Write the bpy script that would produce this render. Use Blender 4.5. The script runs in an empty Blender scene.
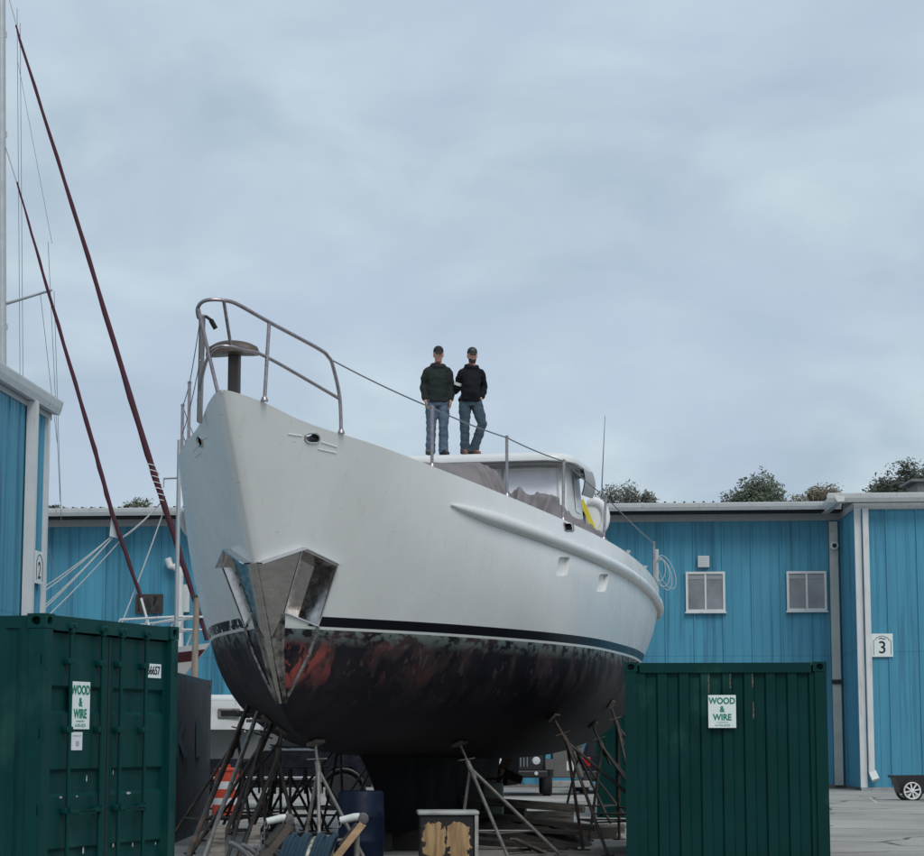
import bpy, bmesh, math, random
from math import sin, cos, pi, sqrt, radians, atan, atan2
from mathutils import Vector, Matrix, noise
from mathutils.bvhtree import BVHTree
random.seed(7)
scn = bpy.context.scene
C = scn.collection
V = Vector

# ------------------------------------------------------------------ camera numbers (also used to measure the place)
CAM_H, FPX, PITCH = 1.6, 2200.0, atan(309 / 2200)
def pt(px, py, Y):
    """world point seen at photo pixel (px, py) at ground distance Y"""
    dx, dz = (px - 462) / FPX, (428 - py) / FPX
    d = V((dx, cos(PITCH) - dz * sin(PITCH), sin(PITCH) + dz * cos(PITCH)))
    k = Y / d.y
    return V((d.x * k, Y, CAM_H + d.z * k))
def ray(px, py):
    p = pt(px, py, 10.0)
    o = V((0, 0, CAM_H))
    return o, (p - o).normalized()

# ------------------------------------------------------------------ materials
MATS = {}
def mat(name, col, rough=.6, metal=0., var=.0, scale=6., bump=0., bscale=40., spec=.5, stretch=(1, 1, 1), dirt=None, dirt_amt=.0,
        dirt_scale=3., coat=0., dirt_stretch=None, detail=6.):
    if name in MATS: return MATS[name]
    m = bpy.data.materials.new(name); m.use_nodes = True
    nt = m.node_tree; N = nt.nodes; L = nt.links
    b = N['Principled BSDF']
    b.inputs['Roughness'].default_value = rough
    b.inputs['Metallic'].default_value = metal
    b.inputs['Specular IOR Level'].default_value = spec
    b.inputs['Coat Weight'].default_value = coat
    b.inputs['Base Color'].default_value = (*col, 1)
    tc = N.new('ShaderNodeTexCoord')
    def noi(sc, st, det=detail, seed=0.):
        mp = N.new('ShaderNodeMapping'); mp.inputs['Scale'].default_value = st; mp.inputs['Location'].default_value = (seed, seed * 1.7, seed * .6)
        L.new(tc.outputs['Object'], mp.inputs['Vector'])
        n = N.new('ShaderNodeTexNoise'); n.inputs['Scale'].default_value = sc; n.inputs['Detail'].default_value = det
        n.inputs['Roughness'].default_value = .6
        L.new(mp.outputs['Vector'], n.inputs['Vector'])
        return n.outputs['Fac']
    out = None
    if var > 0:
        r = N.new('ShaderNodeMapRange'); r.inputs['From Min'].default_value = .3; r.inputs['From Max'].default_value = .7
        L.new(noi(scale, stretch), r.inputs['Value'])
        mx = N.new('ShaderNodeMix'); mx.data_type = 'RGBA'
        mx.inputs['A'].default_value = (*[c * (1 - var) for c in col], 1)
        mx.inputs['B'].default_value = (*[min(1, c * (1 + var)) for c in col], 1)
        L.new(r.outputs['Result'], mx.inputs['Factor']); out = mx.outputs['Result']
        r2 = N.new('ShaderNodeMapRange'); r2.inputs['To Min'].default_value = max(.02, rough - .12); r2.inputs['To Max'].default_value = min(1, rough + .12)
        L.new(r.outputs['Result'], r2.inputs['Value']); L.new(r2.outputs['Result'], b.inputs['Roughness'])
    if dirt:
        r = N.new('ShaderNodeMapRange'); r.inputs['From Min'].default_value = .66 - dirt_amt * .3; r.inputs['From Max'].default_value = .8 - dirt_amt * .25
        L.new(noi(dirt_scale, dirt_stretch or stretch, 10., 3.7), r.inputs['Value'])
        mx = N.new('ShaderNodeMix'); mx.data_type = 'RGBA'
        if out: L.new(out, mx.inputs['A'])
        else: mx.inputs['A'].default_value = (*col, 1)
        mx.inputs['B'].default_value = (*dirt, 1)
        L.new(r.outputs['Result'], mx.inputs['Factor']); out = mx.outputs['Result']
    if out: L.new(out, b.inputs['Base Color'])
    if bump > 0:
        bp = N.new('ShaderNodeBump'); bp.inputs['Strength'].default_value = min(1, bump); bp.inputs['Distance'].default_value = .02
        L.new(noi(bscale, stretch, 5., 1.3), bp.inputs['Height']); L.new(bp.outputs['Normal'], b.inputs['Normal'])
    MATS[name] = m
    return m

# ------------------------------------------------------------------ mesh builder
class MB:
    def __init__(s): s.v = []; s.f = []; s.m = []
    def add(s, vs, fs, mi=0):
        o = len(s.v); s.v += [tuple(v) for v in vs]
        for f in fs: s.f.append(tuple(i + o for i in f)); s.m.append(mi)
        return s
    def box(s, c, d, mi=0, rot=None, bev=0.):
        hx, hy, hz = d[0] / 2, d[1] / 2, d[2] / 2
        if bev <= 0:
            vs = [V((x, y, z)) for x in (-hx, hx) for y in (-hy, hy) for z in (-hz, hz)]
            fs = [(0, 1, 3, 2), (4, 6, 7, 5), (0, 4, 5, 1), (2, 3, 7, 6), (0, 2, 6, 4), (1, 5, 7, 3)]
        else:
            bm = bmesh.new(); bmesh.ops.create_cube(bm, size=1)
            for v in bm.verts: v.co = V((v.co.x * d[0], v.co.y * d[1], v.co.z * d[2]))
            bmesh.ops.bevel(bm, geom=bm.edges[:], offset=min(bev, min(d) * .45), segments=2, affect='EDGES', profile=.5)
            bm.verts.index_update()
            vs = [v.co.copy() for v in bm.verts]; fs = [tuple(v.index for v in f.verts) for f in bm.faces]; bm.free()
        if rot is not None: vs = [rot @ v for v in vs]
        c = V(c)
        return s.add([v + c for v in vs], fs, mi)
    def bar(s, a, b, w, h, mi=0, up=(0, 0, 1)):
        """rectangular bar from a to b"""
        a, b = V(a), V(b); d = (b - a).normalized(); u = V(up)
        if abs(d.dot(u)) > .98: u = V((0, 1, 0))
        x = d.cross(u).normalized(); y = x.cross(d).normalized()
        vs = []
        for p in (a, b):
            for i, j in ((-1, -1), (1, -1), (1, 1), (-1, 1)): vs.append(p + x * (i * w / 2) + y * (j * h / 2))
        return s.add(vs, [(0, 1, 2, 3), (7, 6, 5, 4), (0, 4, 5, 1), (1, 5, 6, 2), (2, 6, 7, 3), (3, 7, 4, 0)], mi)
    def tube(s, pts, r, n=8, mi=0, cap=True, closed=False, sq=1.):
        pts = [V(p) for p in pts]; k = len(pts)
        rs = r if isinstance(r, (list, tuple)) else [r] * k
        t0 = (pts[1] - pts[0]).normalized()
        u = V((0, 0, 1)) if abs(t0.z) < .9 else V((1, 0, 0))
        x = t0.cross(u).normalized()
        vs = []
        for i, p in enumerate(pts):
            if closed: t = pts[(i + 1) % k] - pts[i - 1]
            else: t = pts[min(i + 1, k - 1)] - pts[max(i - 1, 0)]
            t = t.normalized()
            x = (x - t * x.dot(t))
            if x.length < 1e-6: x = t.orthogonal()
            x.normalize(); y = t.cross(x)
            for j in range(n):
                a = 2 * pi * j / n
                vs.append(p + (x * cos(a) + y * sin(a) * sq) * rs[i])
        fs = []
        for i in range(k if closed else k - 1):
            for j in range(n):
                fs.append((i * n + j, i * n + (j + 1) % n, ((i + 1) % k) * n + (j + 1) % n, ((i + 1) % k) * n + j))
        if cap and not closed:
            fs.append(tuple(range(n - 1, -1, -1))); fs.append(tuple((k - 1) * n + j for j in range(n)))
        return s.add(vs, fs, mi)
    def rings(s, rings, mi=0, cap=True):
        n = len(rings[0]); vs = [p for r in rings for p in r]; fs = []
        for i in range(len(rings) - 1):
            for j in range(n): fs.append((i * n + j, i * n + (j + 1) % n, (i + 1) * n + (j + 1) % n, (i + 1) * n + j))
        if cap:
            fs.append(tuple(range(n - 1, -1, -1))); fs.append(tuple((len(rings) - 1) * n + j for j in range(n)))
        return s.add(vs, fs, mi)
    def ell(s, prof, n=20, mi=0, pw=2.):
        """horizontal elliptic rings: prof = [(x, y, z, rx, ry)]"""
        R = []
        for (x, y, z, rx, ry) in prof:
            r = []
            for j in range(n):
                a = 2 * pi * j / n; ca, sa = cos(a), sin(a)
                r.append(V((x + rx * abs(ca) ** (2 / pw) * (1 if ca >= 0 else -1), y + ry * abs(sa) ** (2 / pw) * (1 if sa >= 0 else -1), z)))
            R.append(r)
        return s.rings(R, mi)
    def lathe(s, prof, c=(0, 0, 0), n=24, mi=0, axis='Z'):
        R = []
        for (r, z) in prof:
            ring = []
            for j in range(n):
                a = 2 * pi * j / n; p = V((r * cos(a), r * sin(a), z))
                if axis == 'X': p = V((p.z, p.x, p.y))
                if axis == 'Y': p = V((p.x, p.z, p.y))
                ring.append(p + V(c))
            R.append(ring)
        return s.rings(R, mi)
    def prism(s, poly, y0, y1, mi=0, fn=None):
        """poly in (x, z), pulled from y0 to y1"""
        n = len(poly)
        vs = [V((x, y0, z)) for x, z in poly] + [V((x, y1, z)) for x, z in poly]
        if fn: vs = [fn(v) for v in vs]
        fs = [tuple(range(n)), tuple(range(2 * n - 1, n - 1, -1))] + [(i, i + n, (i + 1) % n + n, (i + 1) % n) for i in range(n)]
        return s.add(vs, fs, mi)
    def grid(s, P, mi=0):
        r, c = len(P), len(P[0])
        fs = [(i * c + j, i * c + j + 1, (i + 1) * c + j + 1, (i + 1) * c + j) for i in range(r - 1) for j in range(c - 1)]
        return s.add([p for q in P for p in q], fs, mi)
    def mesh(s, name, mats, smooth=None, recalc=True, merge=0.):
        me = bpy.data.meshes.new(name); me.from_pydata(s.v, [], s.f)
        for m in (mats if isinstance(mats, (list, tuple)) else [mats]): me.materials.append(m)
        me.polygons.foreach_set('material_index', s.m)
        if recalc or merge:
            bm = bmesh.new(); bm.from_mesh(me)
            if merge: bmesh.ops.remove_doubles(bm, verts=bm.verts[:], dist=merge)
            bmesh.ops.recalc_face_normals(bm, faces=bm.faces[:]); bm.to_mesh(me); bm.free()
        if smooth is not None:
            me.polygons.foreach_set('use_smooth', [True] * len(me.polygons))
            me.set_sharp_from_angle(angle=radians(smooth))
        me.update()
        return me
    def build(s, name, mats, parent=None, smooth=None, recalc=True, merge=0., loc=None, rot=None):
        o = bpy.data.objects.new(name, s.mesh(name, mats, smooth, recalc, merge)); C.objects.link(o)
        if parent is not None: o.parent = parent
        if loc is not None: o.location = loc
        if rot is not None: o.rotation_euler = rot
        return o
def tag(o, label=None, cat=None, group=None, kind=None):
    if label: o['label'] = label
    if cat: o['category'] = cat
    if group: o['group'] = group
    if kind: o['kind'] = kind
    return o
def thing(name, label, cat, loc=(0, 0, 0), rz=0., group=None):
    o = bpy.data.objects.new(name, None); C.objects.link(o); o.empty_display_size = .2
    o.location = loc; o.rotation_euler = (0, 0, rz)
    return tag(o, label, cat, group)
def bake(o, setup):
    """run modifiers and keep the resulting mesh"""
    setup(o)
    bpy.context.view_layer.update()
    dg = bpy.context.evaluated_depsgraph_get()
    me = bpy.data.meshes.new_from_object(o.evaluated_get(dg), depsgraph=dg)
    o.modifiers.clear(); old = o.data; o.data = me; me.name = o.name
    bpy.data.meshes.remove(old)
    return o
def fuse(o, vox, smooth=3, noise_amp=0., nscale=9., fold=None):
    def f(o):
        m = o.modifiers.new('r', 'REMESH'); m.mode = 'VOXEL'; m.voxel_size = vox
        if smooth:
            k = o.modifiers.new('s', 'SMOOTH'); k.factor = .5; k.iterations = smooth
    bake(o, f)
    me = o.data
    if noise_amp:
        for v in me.vertices:
            p = v.co
            d = noise.noise(V((p.x * nscale, p.y * nscale, p.z * nscale * 1.9))) + .5 * noise.noise(V((p.x * nscale * 2.3, p.y * nscale * 2.3, p.z * nscale * 4)))
            v.co = p + v.normal * d * noise_amp
    me.polygons.foreach_set('use_smooth', [True] * len(me.polygons)); me.update()
    return o
def text(body, size, material, parent, name, loc, rot=(pi / 2, 0, 0), bold=0., sx=1., align='CENTER'):
    cu = bpy.data.curves.new(name, 'FONT'); cu.body = body; cu.size = size; cu.align_x = align; cu.align_y = 'CENTER'
    cu.offset = bold; cu.extrude = .0015; cu.resolution_u = 4
    t = bpy.data.objects.new(name, cu); C.objects.link(t); bpy.context.view_layer.update()
    dg = bpy.context.evaluated_depsgraph_get()
    me = bpy.data.meshes.new_from_object(t.evaluated_get(dg)); bpy.data.objects.remove(t)
    me.materials.clear(); me.materials.append(material)
    o = bpy.data.objects.new(name, me); C.objects.link(o); o.parent = parent
    o.location = loc; o.rotation_euler = rot; o.scale = (sx, 1, 1)
    return o

# ------------------------------------------------------------------ shared materials
M_white = mat('white_trim', (.62, .64, .64), .45, var=.06, scale=2.5, dirt=(.33, .33, .30), dirt_amt=.25, dirt_scale=1.2, dirt_stretch=(6, 6, .5))
M_steel = mat('stainless', (.60, .58, .57), .20, 1., var=.12, scale=14)
M_tube = mat('pulpit_steel', (.36, .32, .33), .3, 1., var=.2, scale=20)
M_rod = mat('stand_steel', (.055, .05, .048), .65, .3, var=.35, scale=9, dirt=(.13, .075, .045), dirt_amt=.5, dirt_scale=7)
M_rodl = mat('stand_galvanised', (.22, .21, .20), .55, .5, var=.3, scale=9, dirt=(.12, .08, .05), dirt_amt=.4, dirt_scale=7)
M_black = mat('black_plastic', (.012, .012, .013), .5)
M_rubber = mat('rubber', (.015, .015, .016), .8, var=.3, scale=12)
M_wood = mat('raw_wood', (.42, .27, .15), .7, var=.25, scale=5, stretch=(1, 1, 9), bump=.3)
M_oldwood = mat('weathered_wood', (.20, .18, .155), .85, var=.35, scale=4, stretch=(1, 9, 9), dirt=(.06, .05, .045), dirt_amt=.6, bump=.5)
M_darkwood = mat('dark_timber', (.055, .048, .042), .85, var=.4, scale=4, stretch=(1, 9, 9), bump=.5)
M_glass = mat('dark_glass', (.03, .035, .04), .06, spec=.8)
M_rope = mat('white_rope', (.68, .70, .68), .8)
M_wire = mat('rigging_wire', (.25, .26, .28), .4, .8)
M_letter = mat('letter_green', (.0, .19, .12), .5)
M_ink = mat('letter_black', (.01, .01, .012), .5)
M_fine = mat('letter_grey_green', (.25, .42, .36), .6)
M_sign = mat('sign_white', (.72, .78, .76), .4, var=.04, scale=8)

# ================================================================== SETTING
def build_ground():
    m = bpy.data.materials.new('yard_concrete'); m.use_nodes = True
    nt = m.node_tree; N = nt.nodes; L = nt.links; b = N['Principled BSDF']; b.inputs['Roughness'].default_value = .9
    tc = N.new('ShaderNodeTexCoord')
    def noi(sc, det=8., st=(1, 1, 1)):
        mp = N.new('ShaderNodeMapping'); mp.inputs['Scale'].default_value = st
        L.new(tc.outputs['Object'], mp.inputs['Vector'])
        n = N.new('ShaderNodeTexNoise'); n.inputs['Scale'].default_value = sc; n.inputs['Detail'].default_value = det
        L.new(mp.outputs['Vector'], n.inputs['Vector']); return n.outputs['Fac']
    r = N.new('ShaderNodeValToRGB'); L.new(noi(.35, 10.), r.inputs['Fac'])
    r.color_ramp.elements[0].position = .3; r.color_ramp.elements[0].color = (.23, .222, .205, 1)
    r.color_ramp.elements[1].position = .7; r.color_ramp.elements[1].color = (.40, .385, .355, 1)
    e = r.color_ramp.elements.new(.5); e.color = (.33, .315, .29, 1)
    # cracks and tar lines
    vo = N.new('ShaderNodeTexVoronoi'); vo.feature = 'DISTANCE_TO_EDGE'; vo.inputs['Scale'].default_value = .22
    mp = N.new('ShaderNodeMapping'); L.new(tc.outputs['Object'], mp.inputs['Vector'])
    nn = N.new('ShaderNodeTexNoise'); nn.inputs['Scale'].default_value = .8; nn.inputs['Detail'].default_value = 6
    L.new(tc.outputs['Object'], nn.inputs['Vector'])
    ad = N.new('ShaderNodeMix'); ad.data_type = 'RGBA'; ad.blend_type = 'ADD'; ad.inputs['Factor'].default_value = .9
    L.new(mp.outputs['Vector'], ad.inputs['A']); L.new(nn.outputs['Color'], ad.inputs['B'])
    L.new(ad.outputs['Result'], vo.inputs['Vector'])
    cr = N.new('ShaderNodeMapRange'); cr.inputs['From Min'].default_value = .004; cr.inputs['From Max'].default_value = .014
    L.new(vo.outputs['Distance'], cr.inputs['Value'])
    mx = N.new('ShaderNodeMix'); mx.data_type = 'RGBA'; mx.inputs['A'].default_value = (.07, .068, .062, 1)
    L.new(cr.outputs['Result'], mx.inputs['Factor']); L.new(r.outputs['Color'], mx.inputs['B'])
    # oil and dirt stains
    st = N.new('ShaderNodeMapRange'); st.inputs['From Min'].default_value = .56; st.inputs['From Max'].default_value = .7; st.inputs['To Max'].default_value = .7
    L.new(noi(.18, 12., (1, 1.4, 1)), st.inputs['Value'])
    mx2 = N.new('ShaderNodeMix'); mx2.data_type = 'RGBA'; mx2.inputs['B'].default_value = (.12, .11, .10, 1)
    L.new(st.outputs['Result'], mx2.inputs['Factor']); L.new(mx.outputs['Result'], mx2.inputs['A'])
    gr = N.new('ShaderNodeMix'); gr.data_type = 'RGBA'; gr.blend_type = 'OVERLAY'; gr.inputs['Factor'].default_value = .5
    g2 = N.new('ShaderNodeTexNoise'); g2.inputs['Scale'].default_value = 25.; g2.inputs['Detail'].default_value = 4
    L.new(tc.outputs['Object'], g2.inputs['Vector'])
    L.new(mx2.outputs['Result'], gr.inputs['A']); L.new(g2.outputs['Fac'], gr.inputs['B'])
    L.new(gr.outputs['Result'], b.inputs['Base Color'])
    bp = N.new('ShaderNodeBump'); bp.inputs['Strength'].default_value = .4; bp.inputs['Distance'].default_value = .02
    L.new(g2.outputs['Fac'], bp.inputs['Height']); L.new(bp.outputs['Normal'], b.inputs['Normal'])
    g = MB(); k = 40
    xs = [-900, -300, -120, -60] + [-40 + 4 * i for i in range(21)] + [60, 120, 300, 900]
    ys = [-200, -60, -20] + [4 * i for i in range(22)] + [110, 160, 300, 1000]
    g.grid([[V((x, y, 0)) for x in xs] for y in ys])
    tag(g.build('ground', m), 'grey concrete yard floor with cracks and stains', 'ground', kind='structure')
    p = MB()
    a, b_ = pt(829, 797.5, 0.1), None
    def gp(px, py):
        o, d = ray(px, py); k = -o.z / d.z; q = o + d * k; return V((q.x, q.y, .005))
    q = [gp(868, 797.6), gp(871, 797.6), gp(880, 804), gp(876, 804)]
    p.add(q, [(0, 1, 2, 3)])
    q = [gp(826, 797.0), gp(868, 797.6), gp(868, 798.1), gp(826, 797.5)]
    p.add(q, [(0, 1, 2, 3)])
    tag(p.build('road_marking', mat('line_paint', (.42, .41, .36), .8, var=.3, scale=7)), 'worn pale paint line near the number three door corner', 'marking', kind='structure')
build_ground()

# ------------------------------------------------------------------ buildings
M_blue = mat('blue_siding', (.070, .272, .392), .5, spec=.3, var=.10, scale=1.1, stretch=(2.5, 2.5, .25), dirt=(.038, .155, .235), dirt_amt=.45, dirt_scale=.7, dirt_stretch=(5, 5, .22), bump=.05, bscale=3)
def panel_fade(m, wid, amt):
    nt = m.node_tree; N = nt.nodes; L = nt.links; b = N['Principled BSDF']
    src = b.inputs['Base Color'].links[0].from_socket
    tc = N.new('ShaderNodeTexCoord'); sp = N.new('ShaderNodeSeparateXYZ'); L.new(tc.outputs['Object'], sp.inputs['Vector'])
    def M(op, x, y):
        k = N.new('ShaderNodeMath'); k.operation = op
        for i, v in enumerate((x, y)):
            if isinstance(v, (int, float)): k.inputs[i].default_value = v
            else: L.new(v, k.inputs[i])
        return k.outputs[0]
    u = M('FLOOR', M('DIVIDE', M('ADD', sp.outputs['X'], sp.outputs['Y']), wid), 0.)
    wn = N.new('ShaderNodeTexWhiteNoise'); wn.noise_dimensions = '1D'; L.new(u, wn.inputs['W'])
    # sheet lap at mid height
    lap = M('LESS_THAN', M('ABSOLUTE', M('SUBTRACT', sp.outputs['Z'], 4.15), 0.), .014)
    v = M('SUBTRACT', M('ADD', M('MULTIPLY', wn.outputs['Value'], amt), 1 - amt / 2), M('MULTIPLY', lap, .25))
    x = N.new('ShaderNodeMix'); x.data_type = 'RGBA'; x.blend_type = 'MULTIPLY'; x.inputs['Factor'].default_value = 1
    c = N.new('ShaderNodeCombineColor'); [L.new(v, c.inputs[i]) for i in range(3)]
    L.new(src, x.inputs['A']); L.new(c.outputs['Color'], x.inputs['B']); L.new(x.outputs['Result'], b.inputs['Base Color'])
panel_fade(M_blue, .915, .22)
M_roof = mat('roof_sheet', (.20, .20, .20), .5, .2, var=.15, scale=2)
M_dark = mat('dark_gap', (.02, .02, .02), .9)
def siding(a, b, z0, z1, pitch=.305, rib=.05):
    """ribbed metal wall from ground point a to b; the outside is to the right of a>b"""
    a, b = V((a[0], a[1], 0)), V((b[0], b[1], 0)); d = b - a; L = d.length; d.normalize(); n = V((d.y, -d.x, 0))
    prof = []; u = 0.
    k = 0
    while u < L - .01:
        big = k % 3 == 0
        h = rib if big else rib * .28
        w = .045 if big else .03
        prof += [(u, 0), (u + .012, h), (u + .012 + w, h), (u + .024 + w, 0)]
        u += pitch; k += 1
    prof = [p for p in prof if p[0] < L] + [(L, 0)]
    m = MB()
    m.grid([[a + d * u + n * h + V((0, 0, z)) for (u, h) in prof] for z in (z0, z1)])
    # inner skin so that the wall has a thickness
    m.add([a - n * .12 + V((0, 0, z0)), b - n * .12 + V((0, 0, z0)), b - n * .12 + V((0, 0, z1)), a - n * .12 + V((0, 0, z1))], [(0, 1, 2, 3)])
    return m, a, d, n, L
def gutter(m, a, d, n, u0, u1, z, h=.26, out=.32, mi=0, o0=0.):
    """box gutter with a lipped profile over a soffit board"""
    prof = [(.04, z - .02), (out * .25, z - h * .95), (out * .8, z - h), (out, z - h * .55), (out + .03, z - .03), (out + .03, z), (out - .01, z), (out - .03, z - .05), (.06, z - .04)]
    R = [[a + d * u + n * (x + o0) + V((0, 0, zz)) for x, zz in prof] for u in (u0, u1)]
    m.rings(R, mi)
def pipe_rect(m, pts, w, t, mi=0):
    for p, q in zip(pts[:-1], pts[1:]): m.bar(p, q, w, t, mi, up=(0, -1, 0))
def window_part(parent, p, d, n, w, h):
    """sliding window: p = bottom centre on the wall"""
    z = V((0, 0, 1)); f = MB()
    fw = .075
    def bx(m, u0, u1, z0, z1, o0, o1):
        vs = [p + d * u + n * o + z * zz for u in (u0, u1) for o in (o0, o1) for zz in (z0, z1)]
        m.add(vs, [(0, 1, 3, 2), (4, 6, 7, 5), (0, 4, 5, 1), (2, 3, 7, 6), (0, 2, 6, 4), (1, 5, 7, 3)])
    bx(f, -w / 2, w / 2, 0, fw, .0, .085); bx(f, -w / 2, w / 2, h - fw, h, .0, .085)
    bx(f, -w / 2, -w / 2 + fw, fw, h - fw, .0, .085); bx(f, w / 2 - fw, w / 2, fw, h - fw, .0, .085)
    bx(f, -.03, .03, fw, h - fw, .0, .075)
    bx(f, -w / 2 - .03, w / 2 + .03, -.05, -.001, .0, .12)
    fr = f.build('window', M_white, parent)
    g = MB(); bx(g, -w / 2 + fw, -.03, fw, h - fw, .02, .04); bx(g, .03, w / 2 - fw, fw, h - fw, .02, .04)
    g.build('pane', mat('office_glass', (.19, .20, .215), .08, var=.35, scale=.9, spec=.7), fr)
    bl = MB(); bx(bl, -w / 2 + fw, w / 2 - fw, h - fw - .16, h - fw, .041, .05)
    bl.build('blind', mat('blind', (.28, .30, .31), .7), fr)
    return fr

BW_A, BW_B = V((-40, 74.6, 0)), V((12.1, 70.0, 0))
def back_building():
    t = thing('boatyard_workshop', 'long blue ribbed metal workshop behind the yacht with two white sliding windows', 'building', (-14, 80, 0))
    t.location = (0, 0, 0)
    ZE = 8.95
    m, a, d, n, L = siding(BW_A, BW_B, .12, ZE - .5)
    m.build('wall', M_blue, t, recalc=False)
    f = MB(); f.bar(a + V((0, 0, .06)) - n * .06, a + d * L + V((0, 0, .06)) - n * .06, .16, .12); f.build('base_strip', mat('plinth', (.16, .15, .14), .9, var=.3), t)
    tr = MB()
    tr.add([a + d * u + n * o + V((0, 0, z)) for u in (0, L) for o in (.0, .06) for z in (ZE - .5, ZE - .27)], [(0, 1, 3, 2), (4, 6, 7, 5), (0, 4, 5, 1), (2, 3, 7, 6), (0, 2, 6, 4), (1, 5, 7, 3)])
    tr.build('eave_trim', mat('eave_grey', (.36, .38, .39), .5, var=.1), t)
    g = MB(); gutter(g, a, d, n, 0, L - .06, ZE, .24, .34, o0=.75); g.build('gutter', M_white, t)
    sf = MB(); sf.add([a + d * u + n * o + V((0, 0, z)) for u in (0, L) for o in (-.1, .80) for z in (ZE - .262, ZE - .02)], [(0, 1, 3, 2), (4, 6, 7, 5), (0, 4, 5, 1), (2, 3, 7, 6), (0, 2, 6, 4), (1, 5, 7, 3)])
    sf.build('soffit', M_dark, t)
    r = MB(); k = int(L / .305)
    prof = []
    for i in range(k): prof += [(i * .305, 0), (i * .305 + .03, .05), (i * .305 + .07, .05), (i * .305 + .1, 0)]
    r.grid([[a + d * u + n * (.85 - run) + V((0, 0, ZE + .02 + h + rise)) for u, h in prof] for run, rise in ((0, 0), (14, .75), (28, 0))])
    r.grid([[a + d * u + n * (.85 - run) + V((0, 0, ZE - .02 + rise)) for u, h in prof[::8]] for run, rise in ((0, 0), (14, .75), (28, 0))])
    r.build('roof', M_roof, t, recalc=False)
    # back and left ends
    e = MB(); q = a - n * 27.8; q2 = a + d * L - n * 27.8
    e.add([a - n * .13, q, q + V((0, 0, ZE - .1)), a - n * 13.9 + V((0, 0, ZE + .6)), a - n * .13 + V((0, 0, ZE - .1))], [(0, 1, 2, 3, 4)])
    e.add([q, q2, q2 + V((0, 0, ZE - .1)), q + V((0, 0, ZE - .1))], [(0, 1, 2, 3)])
    q3 = a + d * L
    e.add([q3 - n * .13, q2, q2 + V((0, 0, ZE - .1)), q3 - n * 13.9 + V((0, 0, ZE + .6)), q3 - n * .13 + V((0, 0, ZE - .1))], [(0, 1, 2, 3, 4)])
    e.build('end_wall', M_blue, t, recalc=False)
    def onwall(px, py):
        o, dr = ray(px, py); k = (a - o).dot(n) / dr.dot(n); return o + dr * k
    for px0, px1, py0, py1 in ((686, 725.5, 572, 612), (787, 827, 571.5, 611)):
        p = onwall((px0 + px1) / 2, py1); w = (onwall(px1, py1) - onwall(px0, py1)).length; h = onwall(px0, py0).z - onwall(px0, py1).z
        window_part(t, p + n * .036, d, n, w, h)
    # small shuttered dark window, left
    p = onwall(149.5, 613.5); w = 27 * 72 / FPX; h = 19 * 72 / FPX
    f = MB(); f.box(p + n * .06 + V((0, 0, h / 2)), (w, .1, h), rot=Matrix.Rotation(atan2(d.y, d.x), 3, 'Z'))
    fr = f.build('small_window', mat('brown_frame', (.05, .03, .025), .7), t)
    g = MB(); g.box(p + n * .113 + V((0, 0, h / 2)), (w - .14, .02, h - .14), rot=Matrix.Rotation(atan2(d.y, d.x), 3, 'Z')); g.build('pane', mat('murky_glass', (.05, .045, .04), .25, var=.8, scale=3, stretch=(6, 1, 1)), fr)
    # wall vent
    p = onwall(703.5, 562); v = MB(); rot = Matrix.Rotation(atan2(d.y, d.x), 3, 'Z')
    v.box(p + n * .1, (.36, .17, .36), rot=rot)
    for k in range(5): v.box(p + n * .19 + V((0, 0, -.13 + k * .065)), (.30, .02, .03), rot=rot)
    v.build('vent', M_white, t)
    # downpipe at the right end with a camera
    dp = MB(); pb = a + d * (L - .26) + n * .12
    pipe_rect(dp, [pb + V((0, 0, .1)), pb + V((0, 0, ZE - .55))], .26, .12); dp.build('downpipe', mat('cream_pipe', (.56, .56, .51), .5, var=.08, scale=2, dirt=(.3, .28, .22), dirt_amt=.2, dirt_scale=2), t)
    bk = MB(); bk.box(pb + n * .09 + V((0, 0, 3.32)), (.3, .08, .14), rot=rot); bk.build('pipe_clamp', M_black, t)
    cm = MB(); cp = pb + V((0, 0, ZE - 1.33)) + n * .1
    cm.lathe([(.0, -.02), (.13, -.02), (.14, .04), (.12, .1), (.0, .1)], cp + V((0, -.1, 0)), 20, axis='Y'); ca = cm.build('security_camera', M_white, t, smooth=40)
    ln = MB(); ln.lathe([(.0, -.008), (.07, -.008), (.07, .03), (.0, .03)], cp + V((0, -.13, 0)), 16, axis='Y'); ln.build('lens', M_black, ca)
    # white pipe with an elbow, left
    pv = MB(); b0 = onwall(181.5, 660) + n * .25; b1 = onwall(181.5, 571) + n * .25; b2 = onwall(172, 567) + n * .25; b3 = onwall(169.5, 559) + n * .25
    pv.tube([V((b0.x, b0.y, .1)), b0, b1 - V((0, 0, .15)), b1, b2 + V((.12, 0, 0)), b2, b3], .12, 12); pv.build('vent_pipe', M_white, t, smooth=50)
    o2 = MB(); q = onwall(187, 585); q0 = onwall(187, 612); o2.box((q + q0) / 2 + n * .08, (.2, .1, .9), rot=rot); o2.build('panel_box', M_white, t)
    # roof stack
    rs = MB(); q = onwall(597.5, 499.0) - n * 1.2; rs.tube([V((q.x, q.y, ZE - .1)), V((q.x, q.y, ZE + .45))], .06, 10); rs.build('roof_pipe', M_white, t)
back_building()

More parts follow.
